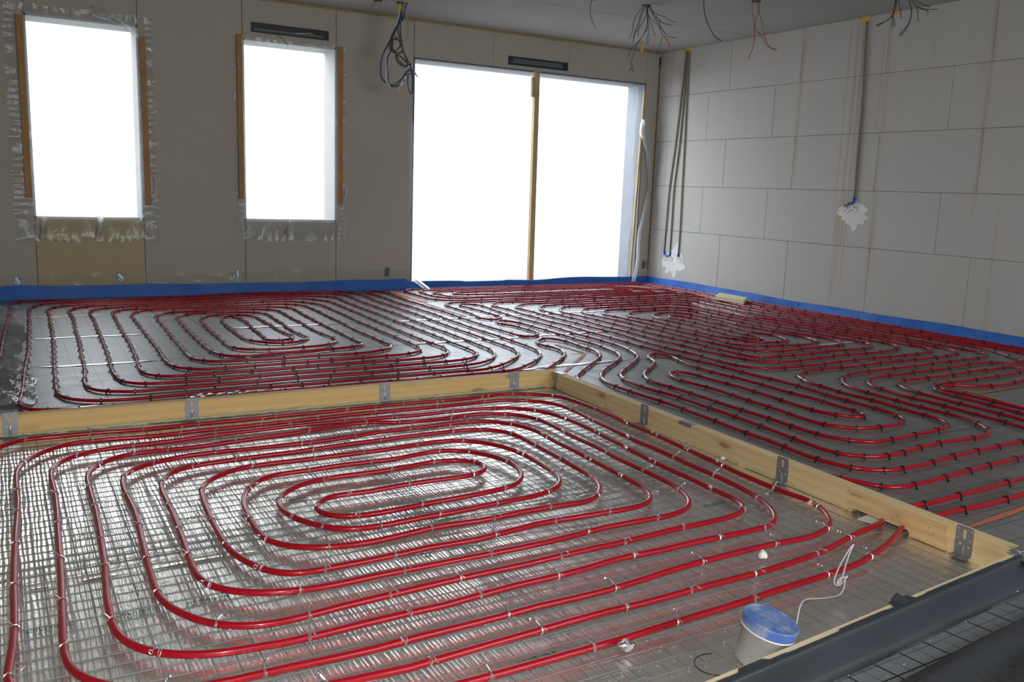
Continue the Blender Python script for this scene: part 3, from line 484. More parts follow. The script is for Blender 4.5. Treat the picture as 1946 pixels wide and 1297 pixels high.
'near': "3.399,1.844 3.207,1.832 2.97,1.82 2.818,1.815 2.728,1.817 2.5,1.86 2.463,1.756 2.308,1.721 2.177,1.692 2.003,1.653 1.831,1.639 1.687,1.635 1.366,1.627 1.162,1.627 0.976,1.62 0.819,1.612 0.689,1.61 0.553,1.622 0.403,1.633 0.211,1.67 0.103,1.711 0.017,1.777 -0.026,1.858 -0.041,1.935 -0.035,2 -0.029,2.046 -0.026,2.095 -0.023,2.175 -0.022,2.292 -0.021,2.421 -0.017,2.563 -0.013,2.722 -0.009,2.821 -0.003,2.962 -0,3.064 -0.002,3.152 -0.003,3.245 0,3.366 0.017,3.457 0.05,3.533 0.09,3.594 0.147,3.645 0.204,3.668 0.28,3.667 0.363,3.66 0.515,3.642 0.66,3.649 1.007,3.651 1.292,3.671 1.55,3.67 1.641,3.665 1.828,3.668 1.968,3.67 2.088,3.657 2.185,3.612 2.266,3.54 2.296,3.413 2.276,3.116 2.258,2.842 2.261,2.634 2.255,2.477 2.249,2.252 2.238,2.138 2.219,2.063 2.184,1.989 2.144,1.931 2.107,1.896 2.07,1.878 2.004,1.874 1.861,1.869 1.716,1.874 1.589,1.868 1.476,1.874 1.311,1.858 1.094,1.853 0.963,1.845 0.855,1.837 0.785,1.84 0.716,1.838 0.58,1.836 0.507,1.834 0.428,1.841 0.367,1.846 0.304,1.869 0.274,1.887 0.234,1.919 0.206,1.956 0.184,1.998 0.174,2.051 0.171,2.103 0.173,2.179 0.177,2.26 0.184,2.358 0.19,2.428 0.195,2.542 0.199,2.636 0.202,2.742 0.206,2.856 0.206,2.97 0.206,3.082 0.206,3.188 0.218,3.271 0.244,3.338 0.293,3.399 0.351,3.431 0.412,3.441 0.562,3.437 0.62,3.435 1.018,3.474 1.34,3.513 1.46,3.453 1.765,3.463 1.869,3.46 1.939,3.442 2.004,3.405 2.046,3.348 2.064,3.263 2.061,3.062 2.05,2.899 2.052,2.788 2.04,2.698 2.032,2.462 2.034,2.335 2.025,2.276 2.001,2.208 1.965,2.144 1.926,2.106 1.886,2.092 1.847,2.083 1.761,2.081 1.64,2.087 1.553,2.088 1.25,2.064 1.077,2.07 0.878,2.064 0.8,2.065 0.638,2.062 0.574,2.072 0.523,2.086 0.476,2.113 0.432,2.154 0.412,2.187 0.398,2.221 0.391,2.281 0.392,2.332 0.397,2.439 0.403,2.541 0.407,2.638 0.411,2.762 0.413,2.877 0.413,2.966 0.42,3.045 0.442,3.108 0.48,3.168 0.529,3.2 0.578,3.212 0.885,3.222 1.273,3.238 1.373,3.245 1.551,3.24 1.658,3.249 1.719,3.236 1.778,3.199 1.818,3.146 1.835,3.094 1.838,2.939 1.835,2.812 1.829,2.694 1.828,2.581 1.818,2.504 1.785,2.417 1.754,2.369 1.713,2.328 1.671,2.307 1.598,2.303 1.527,2.306 1.39,2.304 1.255,2.295 1.109,2.302 0.86,2.281 0.76,2.293 0.718,2.309 0.679,2.336 0.643,2.374 0.613,2.435 0.607,2.509 0.61,2.583 0.616,2.669 0.625,2.749 0.646,2.827 0.677,2.894 0.733,2.96 0.794,2.991 0.871,2.989 0.929,2.991 1.033,2.993 1.258,2.987 1.378,3.009 1.454,3.004 1.514,2.981 1.563,2.937 1.593,2.886 1.61,2.846 1.62,2.763 1.617,2.701 1.599,2.641 1.566,2.59 1.522,2.552 1.482,2.537 1.423,2.523 1.335,2.516 1.249,2.514 1.156,2.512 1.018,2.491 0.932,2.494 0.883,2.506 0.835,2.539 0.815,2.573 0.815,2.609 0.835,2.648 0.872,2.686 0.93,2.693 1.023,2.686 1.143,2.697 1.314,2.695 1.375,2.694 1.44,2.701 1.485,2.718 1.513,2.754 1.52,2.793 1.508,2.831 1.471,2.867 1.416,2.895 1.352,2.902 1.28,2.891 1.219,2.879 1.098,2.876 0.997,2.888 0.941,2.881 0.873,2.867 0.804,2.825 0.755,2.778 0.728,2.723 0.722,2.672 0.722,2.61 0.74,2.542 0.771,2.48 0.807,2.435 0.847,2.402 0.894,2.39 0.96,2.383 1.012,2.384 1.13,2.393 1.223,2.396 1.33,2.406 1.409,2.408 1.497,2.414 1.547,2.426 1.615,2.45 1.666,2.488 1.692,2.528 1.714,2.597 1.724,2.69 1.732,2.773 1.728,2.858 1.713,2.943 1.682,3.022 1.639,3.082 1.582,3.118 1.488,3.137 1.383,3.125 1.32,3.119 1.042,3.103 0.837,3.113 0.746,3.105 0.687,3.097 0.623,3.06 0.57,3.014 0.537,2.957 0.519,2.862 0.511,2.748 0.506,2.64 0.504,2.539 0.501,2.469 0.504,2.411 0.513,2.36 0.533,2.296 0.56,2.23 0.592,2.186 0.621,2.168 0.663,2.162 0.776,2.166 0.921,2.165 0.995,2.171 1.177,2.168 1.405,2.196 1.526,2.195 1.626,2.19 1.667,2.187 1.718,2.185 1.779,2.189 1.825,2.202 1.871,2.232 1.9,2.278 1.921,2.341 1.925,2.39 1.928,2.467 1.937,2.627 1.939,2.767 1.941,2.97 1.947,3.11 1.926,3.193 1.895,3.264 1.846,3.323 1.801,3.351 1.713,3.358 1.601,3.356 1.42,3.358 0.999,3.322 0.678,3.342 0.536,3.329 0.465,3.31 0.406,3.281 0.345,3.227 0.317,3.164 0.305,3.084 0.304,2.992 0.309,2.892 0.31,2.799 0.304,2.658 0.297,2.523 0.291,2.403 0.288,2.302 0.286,2.22 0.292,2.159 0.308,2.102 0.336,2.046 0.373,1.993 0.432,1.953 0.485,1.936 0.561,1.931 0.649,1.94 0.862,1.954 0.914,1.953 1.119,1.957 1.298,1.958 1.466,1.965 1.582,1.967 1.701,1.976 1.845,1.982 1.948,1.985 2.021,1.993 2.073,2.006 2.108,2.034 2.13,2.08 2.142,2.139 2.139,2.207 2.143,2.399 2.147,2.561 2.159,2.75 2.178,2.965 2.18,3.236 2.167,3.334 2.109,3.433 2.034,3.507 1.947,3.542 1.798,3.552 1.56,3.561 1.242,3.583 0.914,3.579 0.523,3.54 0.401,3.537 0.305,3.525 0.229,3.505 0.173,3.472 0.132,3.421 0.107,3.345 0.1,3.26 0.103,3.174 0.105,3.07 0.103,2.944 0.098,2.818 0.094,2.685 0.091,2.575 0.086,2.44 0.081,2.306 0.075,2.185 0.071,2.102 0.068,2.034 0.069,1.958 0.076,1.907 0.09,1.87 0.132,1.815 0.194,1.761 0.27,1.735 0.412,1.722 0.476,1.723 0.547,1.722 0.678,1.718 0.735,1.722 0.903,1.726 1.122,1.733 1.23,1.727 1.397,1.735 1.687,1.758 1.954,1.758 2.107,1.754 2.199,1.772 2.268,1.813 2.321,1.878 2.363,1.952 2.371,2.01 2.35,2.087 2.354,2.173 2.365,2.4 2.39,2.761 2.402,3.111 2.415,3.365 2.406,3.531 2.384,3.626 2.307,3.711 2.237,3.753 2.122,3.773 2.031,3.764 1.826,3.761 1.593,3.773 1.28,3.755 1.014,3.755 0.69,3.754 0.532,3.759 0.421,3.767 0.212,3.786 0.113,3.791 0.042,3.792 -0.013,3.76 -0.049,3.714 -0.116,3.622 -0.191,3.459 -0.234,3.144 -0.25,2.753 -0.237,2.265 -0.202,1.907 -0.134,1.711 0.025,1.566 0.276,1.503 0.574,1.497 0.83,1.505 0.922,1.502 1.02,1.503 1.414,1.517 1.647,1.527 1.95,1.542 2.074,1.549 2.18,1.578 2.3,1.615 2.409,1.664 2.504,1.701 2.716,1.728 2.865,1.723 2.98,1.724 3.209,1.733"}
WIRE_PATHS = {
'A': [('white', "3.193,7.657,2.584 3.167,7.668,2.501 3.144,7.697,2.409 3.13,7.729,2.304 3.079,7.696,2.177 3.084,7.723,2.036 3.075,7.683,1.952 3.128,7.701,1.911 3.181,7.691,1.909"), ('navy', "3.202,7.652,2.585 3.192,7.666,2.488 3.14,7.677,2.41 3.113,7.728,2.311 3.053,7.739,2.19 3.053,7.784,2.091 3.049,7.756,2 3.095,7.747,1.952 3.161,7.759,1.939 3.167,7.652,1.955 3.198,7.606,2 3.208,7.566,2.043 3.246,7.559,2.065 3.375,7.693,2.032"), ('navy', "3.212,7.646,2.585 3.17,7.658,2.452 3.131,7.674,2.361 3.129,7.711,2.249 3.079,7.682,2.164 3.104,7.736,2.037 3.109,7.721,1.945 3.129,7.659,1.912 3.135,7.582,1.917 3.263,7.732,1.985 3.224,7.593,2.029 3.282,7.649,2.04"), ('green', "3.196,7.655,2.584 3.167,7.666,2.438 3.178,7.662,2.355 3.21,7.663,2.28 3.203,7.62,2.217 3.255,7.621,2.142 3.286,7.666,2.114 3.246,7.647,2.102 3.215,7.667,2.119 3.184,7.702,2.166 3.197,7.769,2.222 3.139,7.729,2.276 3.143,7.716,2.333 3.085,7.566,2.347 3.212,7.726,2.321 3.143,7.547,2.28 3.117,7.487,2.245"), ('green', "3.199,7.653,2.585 3.189,7.659,2.391 3.207,7.643,2.252 3.222,7.623,2.183 3.255,7.649,2.141 3.258,7.683,2.099 3.162,7.605,2.111 3.162,7.678,2.152 3.162,7.702,2.208 3.162,7.653,2.244 3.184,7.619,2.273"), ('green', "3.202,7.651,2.578 3.143,7.694,2.368 3.11,7.695,2.318 3.093,7.679,2.248 3.164,7.713,2.215 3.213,7.697,2.223 3.186,7.607,2.266 3.154,7.597,2.307 3.122,7.644,2.326 3.116,7.703,2.276 3.164,7.728,2.221 3.227,7.704,2.182 3.274,7.682,2.127 3.19,7.493,2.086"), ('white', "3.176,7.667,1.878 3.198,7.648,1.956 3.236,7.628,2.022 3.276,7.639,2.058 3.299,7.607,2.063 3.293,7.56,2.035"), ('navy', "3.265,7.615,2.128 3.29,7.603,2.002 3.284,7.592,1.918 3.296,7.638,1.86 3.268,7.635,1.902 3.269,7.661,1.987 3.279,7.674,2.043 3.295,7.658,2.079"), ('grey', "3.23,7.635,2.627 3.242,7.622,2.476 3.253,7.631,2.379 3.216,7.646,2.308 3.207,7.657,2.28"), ('navy', "3.239,7.63,2.675 3.22,7.633,2.599 3.218,7.655,2.544 3.2,7.649,2.488")],
'B': [('navy', "4.882,6.37,2.642 4.848,6.403,2.56 4.824,6.408,2.488 4.83,6.421,2.426 4.799,6.417,2.376"), ('navy', "4.89,6.365,2.642 4.87,6.383,2.544 4.852,6.397,2.454 4.832,6.401,2.39 4.811,6.378,2.327"), ('green', "4.915,6.351,2.643 4.914,6.358,2.554 4.883,6.379,2.473 4.842,6.395,2.418 4.815,6.375,2.364"), ('brown', "4.919,6.349,2.643 4.927,6.341,2.528 4.928,6.334,2.466 4.875,6.336,2.384 4.882,6.414,2.32 4.817,6.367,2.238 4.824,6.407,2.165 4.787,6.338,2.111 4.756,6.347,2.083"), ('brown', "4.824,6.404,2.129 4.833,6.398,2.107 4.856,6.407,2.089"), ('navy', "4.915,6.351,2.643 4.926,6.349,2.466 4.886,6.389,2.356 4.802,6.383,2.282 4.773,6.391,2.209"), ('green', "4.92,6.348,2.643 4.929,6.344,2.528 4.926,6.32,2.421 4.925,6.336,2.367 4.92,6.331,2.331 4.96,6.362,2.323 4.969,6.372,2.359 4.901,6.278,2.395"), ('green', "4.925,6.345,2.644 4.934,6.346,2.555 4.954,6.314,2.467 4.999,6.317,2.397"), ('brown', "4.927,6.344,2.644 4.976,6.326,2.557 5.002,6.274,2.523 5.012,6.276,2.47 5.051,6.288,2.417"), ('red', "5.044,6.276,2.417 5.062,6.278,2.404 5.081,6.25,2.365 5.106,6.238,2.307"), ('brown', "4.931,6.342,2.644 4.99,6.312,2.557 5.056,6.29,2.506 5.09,6.216,2.482"), ('green', "4.933,6.341,2.644 4.984,6.324,2.584 5.034,6.257,2.551 5.096,6.25,2.526 5.138,6.209,2.515"), ('green', "4.927,6.344,2.639 4.931,6.343,2.564 4.991,6.288,2.487 5.025,6.285,2.452 5.037,6.263,2.399 5.039,6.285,2.336 5.026,6.328,2.254"), ('navy', "4.931,6.342,2.635 4.978,6.308,2.539 5.017,6.274,2.47 5.076,6.275,2.418 5.08,6.224,2.387 5.115,6.171,2.376"), ('navy', "4.903,6.358,2.643 4.87,6.378,2.508 4.861,6.38,2.419 4.848,6.363,2.383")],
'C': [('red', "5.474,5.658,2.648 5.47,5.659,2.575 5.499,5.657,2.482 5.52,5.661,2.397 5.517,5.664,2.285 5.484,5.677,2.189"), ('red', "5.52,5.631,2.649 5.526,5.64,2.586 5.496,5.63,2.508 5.511,5.656,2.44 5.528,5.579,2.356 5.611,5.604,2.298 5.609,5.506,2.261"), ('red', "5.497,5.644,2.648 5.524,5.617,2.526 5.568,5.602,2.4 5.622,5.609,2.315 5.64,5.57,2.273 5.652,5.525,2.261")],
'D': [('navy', "5.009,5.749,2.655 5.013,5.74,2.606 5.035,5.754,2.539 5.055,5.739,2.457 5.087,5.711,2.374 5.143,5.713,2.326 5.149,5.645,2.291")],
'T': [('navy', "4.41,6.452,2.692 4.41,6.454,2.637 4.406,6.463,2.564 4.43,6.465,2.473 4.449,6.433,2.416")],
'R': [('red', "2.995,7.703,2.675 2.986,7.714,2.648 2.967,7.725,2.62 2.952,7.742,2.605")],
'E': [('navy', "6.181,4.831,2.651 6.176,4.825,2.551 6.173,4.857,2.486 6.115,4.85,2.452 6.074,4.908,2.424"), ('green', "6.188,4.827,2.651 6.186,4.833,2.543 6.17,4.844,2.494 6.118,4.841,2.46 6.089,4.907,2.414"), ('navy', "6.179,4.832,2.651 6.188,4.832,2.567 6.175,4.837,2.494 6.201,4.838,2.447 6.219,4.852,2.423"), ('brown', "6.183,4.83,2.651 6.165,4.837,2.494 6.173,4.835,2.406"), ('brown', "6.186,4.828,2.651 6.218,4.81,2.536 6.241,4.811,2.477"), ('navy', "6.276,4.776,2.643 6.288,4.768,2.555 6.281,4.754,2.475 6.266,4.781,2.409 6.264,4.834,2.36"), ('green', "6.28,4.774,2.643 6.286,4.757,2.547 6.297,4.773,2.467 6.264,4.769,2.405 6.263,4.817,2.348"), ('brown', "6.283,4.771,2.643 6.321,4.745,2.572 6.357,4.752,2.517 6.378,4.757,2.465"), ('navy', "6.287,4.769,2.643 6.343,4.75,2.573 6.376,4.7,2.551 6.44,4.643,2.55"), ('brown', "6.291,4.767,2.643 6.362,4.718,2.586 6.423,4.703,2.575"), ('green', "6.286,4.77,2.643 6.334,4.731,2.557 6.393,4.695,2.543 6.437,4.723,2.52")],
'G': [('grey', "1.58,1.334,0.004 1.595,1.343,0.03 1.626,1.364,0.06 1.69,1.4,0.05 1.738,1.414,0.035 1.798,1.425,0.02 1.867,1.436,0.012 1.872,1.433,0.031 1.869,1.431,0.061 1.881,1.43,0.067 1.872,1.434,0.051 1.859,1.444,0.029 1.849,1.449,0.035 1.851,1.444,0.074 1.862,1.435,0.115 1.873,1.428,0.142 1.884,1.424,0.156 1.884,1.429,0.146 1.872,1.433,0.109 1.869,1.438,0.068 1.86,1.438,0.044 1.851,1.444,0.034 1.862,1.438,0.061 1.872,1.43,0.058")]}

def smooth(pts, it):
    for _ in range(it):
        pts = [pts[0]]+[(pts[i-1]+pts[i]*2+pts[i+1])/4 for i in range(1, len(pts)-1)]+[pts[-1]]
    return pts
def clip_mesh():
    b = MB(); r = .0108; z0 = -.0105
    arc = [(-r, 0, z0-.004), (-r, 0, 0)]+[(r*math.cos(math.radians(a)), 0, r*math.sin(math.radians(a))) for a in (150, 120, 90, 60, 30)]+[(r, 0, 0), (r, 0, z0-.004)]
    arc = [(x, z) for x, _, z in arc]
    n = len(arc); w_ = .0030; th = .0026; vs = []; fs = []
    for i, (x, z) in enumerate(arc):
        L = math.hypot(x, z) if z > 0 else abs(x)
        nx, nz = (x/L, z/L) if z > 0 else (math.copysign(1, x), 0)
        for (s, k) in ((-w_, 0), (w_, 0), (w_, th), (-w_, th)): vs.append((x+nx*k, s, z+nz*k))
    for i in range(n-1):
        for k in range(4): fs.append((4*i+k, 4*i+(k+1)%4, 4*i+4+(k+1)%4, 4*i+4+k))
    b.add(vs, fs)
    for sx in (-1, 1): b.box(min(sx*.0108, sx*.0185), -.0022, z0-.002, max(sx*.0108, sx*.0185), .0022, z0+.0035)
    return b.mesh('pipe_clip', M_CLIP)
CLIP = clip_mesh()
def tie_mesh(k):
    b = MB(); r = .0100; rd = random.Random(k)
    b.tube([(r*math.cos(a)*1.02, .0016*math.sin(a*2), r*math.sin(a)*1.02) for a in [math.radians(q) for q in range(-60, 241, 25)]], .0012, 4)
    b.tube([(r*math.cos(a)*1.02, .004+.001*math.sin(a*3), r*math.sin(a)*1.02) for a in [math.radians(q) for q in range(-60, 241, 30)]], .0010, 4)
    pts = [(-.004, .002, .0105)]
    x, y, z = pts[0]; ang = rd.uniform(2, 4)
    for i in range(5): x += .0045*math.cos(ang); z += .003*(1 if i < 3 else -.4); y += .003*math.sin(ang); pts.append((x, y, z))
    R = .0055; c = pts[-1]
    for i in range(8): a = i*2*math.pi/7; pts.append((c[0]-R+R*math.cos(a), c[1]+R*.6*math.sin(a), c[2]+R*.7*math.sin(a)))
    b.tube(pts, .0013, 4)
    b.tube([(.006, 0, .008), (.012, .003, .011), (.018, .007, .008), (.021, .004, .003)], .0008, 4)
    return b.mesh('wire_tie', M_TIE)
TIES = [tie_mesh(k) for k in range(4)]
def pipe(key, z, rad, step, fix, label, smooth_it=8, lim=300, jitter=.05, raise_at=None):
    pts = [Vector((x, y, 0)) for x, y in parse(PIPE_PATHS[key])]
    c = smooth(resample(catmull(pts, .02), .018), smooth_it)
    rd = random.Random(len(key)*7+len(c))
    if fix == 'clip': zf = lambda i: z+.0008*math.sin(i*.21)
    else: zf = lambda i: z+.0022*math.sin(i*.06)+.001*math.sin(i*.31)
    dz = lambda x: (-.0150*max(0, min(1, (x-2.42)/.16)) if fix == 'tie' else 0)
    c = [Vector((p.x, p.y, zf(i)+dz(p.x))) for i, p in enumerate(c)]
    mb_ = MB()
    # thin out the straight stretches
    keep = [0]
    for i in range(1, len(c)-1):
        a = (c[i]-c[keep[-1]]); b = (c[i+1]-c[i])
        if a.length > .10 or a.angle(b, 0) > .045: keep.append(i)
    keep.append(len(c)-1)
    mb_.tube([c[i] for i in keep], rad, 10)
    root = mb_.build('heating_pipe', M_PIPE, smooth=True, label=label, category='pipe')
    root['group'] = 'red underfloor heating pipe loops'
    # clips or ties
    pos = []; s = rd.uniform(.05, .15); acc = 0
    for i in range(1, len(c)-1):
        acc += (c[i]-c[i-1]).length
        if acc >= s:
            pos.append(i); 
            a = (c[i]-c[max(0, i-6)]).angle(c[min(len(c)-1, i+6)]-c[i], 0)
            s = acc + (step*.65 if a > .35 else step)*rd.uniform(.72, 1.3)
    insts = []
    for i in pos:
        t_ = c[i+1]-c[i-1]; yaw = math.atan2(t_.y, t_.x)-math.pi/2
        if 2.40 < c[i].x < 2.60 and 1.3 < c[i].y < 2.0: continue
        if fix == 'clip' or c[i].x > 2.6: mt = Matrix.Translation(c[i]+Vector((0, 0, -.0002))) @ Matrix.Rotation(yaw+rd.uniform(-.22, .22), 4, 'Z') @ Matrix.Rotation(rd.uniform(-.1, .1), 4, 'Y'); me = CLIP
        else: mt = Matrix.Translation(c[i]) @ Matrix.Rotation(yaw+rd.uniform(-.3, .3)+(math.pi if rd.random() < .35 else 0), 4, 'Z'); me = TIES[rd.randint(0, 3)]
        insts.append(((c[i]-Vector((0, 0, 1))).length, mt, me))
    insts.sort(key=lambda q: q[0])
    for d, mt, me in insts[:lim]:
        o = bpy.data.objects.new('pipe_clip' if me == CLIP else 'wire_tie', me); COL.objects.link(o); o.parent = root; o.matrix_local = mt
    if len(insts) > lim:
        mb2 = MB()
        for d, mt, me in insts[lim:]:
            mb2.add([mt @ v.co for v in me.vertices], [tuple(p.vertices) for p in me.polygons])
        mb2.build('far_clips', M_CLIP, root, kind='stuff')
    return root
pipe('near', .0265, .0091, .25, 'tie', 'red heating pipe in an oval double spiral tied to wire mesh on silver foil', 8)
pipe('left', .0112, .0086, .17, 'clip', 'red heating pipe spiralling in front of the two narrow windows behind the timber beam')
pipe('mid', .0112, .0086, .17, 'clip', 'red heating pipe with long loops filling the floor in front of the block wall')
pipe('window', .0112, .0086, .17, 'clip', 'red heating pipe in flat narrow loops right in front of the wide door opening')
pipe('p1', .0112, .0086, .20, 'clip', 'red pipe bending round at the right edge, outermost of the four parallel bends')
pipe('p2', .0112, .0086, .20, 'clip', 'red pipe bending round at the right edge, second from outside of four')
pipe('p3', .0112, .0086, .20, 'clip', 'red pipe bending round at the right edge, third from outside of four')
pipe('p4', .0112, .0086, .20, 'clip', 'red pipe bending round at the right edge, innermost beside the orange corner mark')

# ------------------------------------------------------------------ timber edging
def slab(name, poly_xy, z0, z1, m, **kw):
    b = MB(); b.prism(poly_xy, z0, z1); return b.build(name, m, bevel=.0015, **kw)
HB = .093
beamL = slab('timber_beam', [(XLN+.02, 3.925), (2.562, 3.905), (2.562, 3.950), (XLN+.02, 3.970)], .006, HB, M_WOODX, label='long pine beam on edge between the foil bay and the left pipe spiral', category='beam')
# right beam with a notch for the pipes
bx = lambda y: 2.445+(y-1.33)*(.075/2.57)
def beam_profile(name, ys_z, th, off, m, **kw):
    b = MB(); n = len(ys_z)
    vs = [(bx(y)+off, y, z) for y, z in ys_z]+[(bx(y)+off+th, y, z) for y, z in ys_z]
    b.add(vs, [tuple(range(n)), tuple(range(n, 2*n))[::-1]]+[(i, n+i, n+(i+1) % n, (i+1) % n) for i in range(n)])
    return b.build(name, m, **kw)
beamR = beam_profile('timber_beam', [(3.904, .004), (1.890, .004), (1.885, .036), (1.665, .036), (1.66, .004), (1.33, .004), (1.33, HB-.004), (3.904, HB-.004)], .046, 0, M_WOODY,
    label='long pine beam running from the corner to the black membrane, pipes pass beneath', category='beam')
sp = beam_profile('splice_board', [(1.905, .008), (1.885, .025), (1.66, .027), (1.64, .010), (1.525, .010), (1.525, HB-.010), (1.905, HB-.008)], .012, -.0125, M_SPLICE,
    label='short knotty board screwed over the right beam above the two pipes', category='board')
b = MB()
for y, z in ((1.80, .055), (1.70, .062), (1.715, .045), (1.585, .062), (1.57, .045)): 
    b.tube([(bx(y)-.0138, y, z), (bx(y)-.0112, y, z)], .0022, 8)
b.build('screw_heads', M_HOLE, sp)
# stamped writing on the splice (upside down in the photograph)
def text_obj(body, size, name, m, extrude=.0002):
    cu = bpy.data.curves.new(name, 'FONT'); cu.body = body; cu.size = size; cu.extrude = extrude; cu.align_x = 'CENTER'; cu.align_y = 'CENTER'
    o = bpy.data.objects.new(name, cu); COL.objects.link(o)
    bpy.context.view_layer.update()
    me = bpy.data.meshes.new_from_object(o); bpy.data.objects.remove(o)
    me.materials.clear(); me.materials.append(m); return me
me = text_obj('CE 1073', .013, 'stamp', plain('stamp_ink', (.20, .13, .07), .7))
o = link('stamp', me, sp); yy = 1.865
o.matrix_local = Matrix.Translation((bx(yy)-.0131, yy, HB-.019)) @ Matrix(((0, 0, -1, 0), (1, 0, 0, 0), (0, -1, 0, 0), (0, 0, 0, 1)))
slab('white_card', [(2.39, 1.81), (2.47, 1.82), (2.47, 1.765), (2.40, 1.755)], .018, .021, M_WHITE, label='small white card lying between the two pipes under the beam', category='card')

# angle brackets with slotted holes
def bracket_mesh():
    cu = bpy.data.curves.new('plate', 'CURVE'); cu.dimensions = '2D'; cu.fill_mode = 'BOTH'; cu.extrude = .0009
    def spl(pts):
        s = cu.splines.new('POLY'); s.points.add(len(pts)-1); s.use_cyclic_u = True
        for p, q in zip(s.points, pts): p.co = (q[0], q[1], 0, 1)
    def rr(cx, cy, w_, h, r, n=4):
        out = []
        for (sx, sy, a0) in ((1, 1, 0), (-1, 1, 90), (-1, -1, 180), (1, -1, 270)):
            for i in range(n+1):
                a = math.radians(a0+90*i/n); out.append((cx+sx*(w_/2-r)+r*math.cos(a), cy+sy*(h/2-r)+r*math.sin(a)))
        return out
    spl(rr(0, .045, .056, .090, .008)); spl(rr(0, .066, .0095, .030, .0047))
    for x, y, r in ((-.021, .080, .0026), (.021, .080, .0026), (-.013, .064, .0024), (.013, .064, .0024), (-.020, .050, .0028), (.020, .050, .0028), (-.011, .034, .0045), (.016, .030, .0036)):
        spl([(x+r*math.cos(k*math.pi/5), y+r*math.sin(k*math.pi/5)) for k in range(10)])
    o = bpy.data.objects.new('plate', cu); COL.objects.link(o); bpy.context.view_layer.update()
    me = bpy.data.meshes.new_from_object(o); bpy.data.objects.remove(o); me.materials.clear(); me.materials.append(M_STEEL); return me
PLATE = bracket_mesh()
fm = MB(); fm.box(-.027, -.0, 0, .027, .0018, .034)      # foot, local: x along beam, z outwards
for x in (-.016, .016): fm.box(x-.003, -.0004, .012, x+.003, .0026, .020)
FOOT = fm.mesh('foot', M_STEEL)
rb = MB(); rb.grid(lambda u, v: (-.005+.010*u, .001+.040*v, .0012+.0045*math.sin(math.pi*u)*math.sin(math.pi*min(1, v*1.0+.15))), 6, 8)
RIB = rb.mesh('rib', M_STEEL, True)
def bracket(x, y, yaw, label):
    # local frame: X along the beam, Y up, Z outwards from the beam
    root = link('angle_bracket', PLATE, label=label, category='bracket', group='zinc angle brackets along the pine beams')
    rot = Matrix.Rotation(yaw, 4, 'Z') @ Matrix(((1, 0, 0, 0), (0, 0, -1, 0), (0, 1, 0, 0), (0, 0, 0, 1)))
    root.matrix_world = Matrix.Translation((x, y, .014)) @ rot
    for nm, me in (('foot', FOOT), ('rib', RIB)):
        o = link(nm, me, root)
    return root
yl = lambda x: 3.925-(x-XLN)*.02/3.3
for x, lb in ((-.012, 'zinc angle bracket on the left beam, at the left edge'), (.678, 'zinc angle bracket on the left beam, second from the left edge'), (1.572, 'zinc angle bracket on the left beam, third from the left edge'), (2.295, 'zinc angle bracket on the left beam, nearest the beam corner')):
    bracket(x, yl(x)-.0012, 0, lb)
for y, lb in ((3.065, 'zinc angle bracket on the right beam, nearest the far corner'), (2.212, 'zinc angle bracket on the right beam, middle one of three'), (1.475, 'dark zinc bracket on the right beam next to the black membrane')):
    bracket(bx(y)-.0012, y, -math.pi/2, lb)
# corner bracket and small clamp on the beam top
b = MB(); b.box(2.518, 3.80, .045, 2.5205, 3.885, HB+.002); b.box(2.5185, 3.815, HB-.003, 2.568, 3.885, HB-.001); b.box(2.524, 3.84, .0, 2.5165, 3.87, .05)
b.build('corner_bracket', M_STEEL, label='zinc corner bracket wrapped over the meeting point of the beams', category='bracket')
b = MB(); yq = 2.79; b.box(bx(yq)-.002, yq-.05, HB-.016, bx(yq)-.0005, yq+.03, HB-.002); b.box(bx(yq)-.002, yq-.05, HB-.0035, bx(yq)+.03, yq+.03, HB-.0015)
b.build('metal_clamp', M_STEEL, label='small grey metal strap over the top of the right beam', category='clamp')

# near edging board with black membrane
E0 = Vector((2.50, 1.315, 0)); E1 = Vector((-.7, 1.03, 0)); ed = (E1-E0).normalized(); en = Vector((ed.y, -ed.x, 0))
if en.y > 0: en = -en           # towards the camera
def ep(s, d, z): p = E0+ed*s+en*d; return (p.x, p.y, z)
L_ = (E1-E0).length
b = MB(); n = 2
b.add([ep(0, -.004, .012), ep(L_, -.004, .012), ep(L_, .024, .012), ep(0, .024, .012), ep(0, -.004, .090), ep(L_, -.004, .090), ep(L_, .024, .090), ep(0, .024, .090)],
      [(3, 2, 1, 0), (4, 5, 6, 7), (0, 1, 5, 4), (1, 2, 6, 5), (2, 3, 7, 6), (3, 0, 4, 7)])
board = b.build('edging_board', M_WOODL, bevel=.001, label='pale pine edging board half covered by the black membrane', category='board')
rd = random.Random(3)
def edge_off(s):   # how far the black film reaches over the board top
    k = int(s*5.5); r_ = random.Random(k*13+5).uniform(.007, .014)
    if .60 < s < .68 or 1.16 < s < 1.24: r_ = -.012 if s < 1 else .0
    return r_
prof = [(None, .0915), (.020, .0925), (.0265, .0905), (.029, .080), (.031, .055), (.034, .030), (.038, .014), (.045, .0065), (.054, .0045)]
b = MB(); N = 260
def fnm(u, v):
    s = u*L_; j = v*(len(prof)-1); i = min(int(j+1e-6), len(prof)-2); t_ = j-i
    d0 = edge_off(s) if prof[i][0] is None else prof[i][0]; d1 = prof[i+1][0]
    d = d0*(1-t_)+d1*t_; z = prof[i][1]*(1-t_)+prof[i+1][1]*t_
    w_ = max(0, min(1, (d-.024)*60))*.6; fold = (math.sin(s*9+2*math.sin(s*3.3))+.6*math.sin(s*23+4*math.sin(s*5)))
    d += w_*.0026*abs(fold); z += w_*.0022*math.sin(s*14+d*160)
    return ep(s, d, max(z, .0028))
b.grid(fnm, N, 16)
b.build('black_membrane', M_BLACK, smooth=True, label='black plastic membrane draped over the pine edging board', category='membrane')
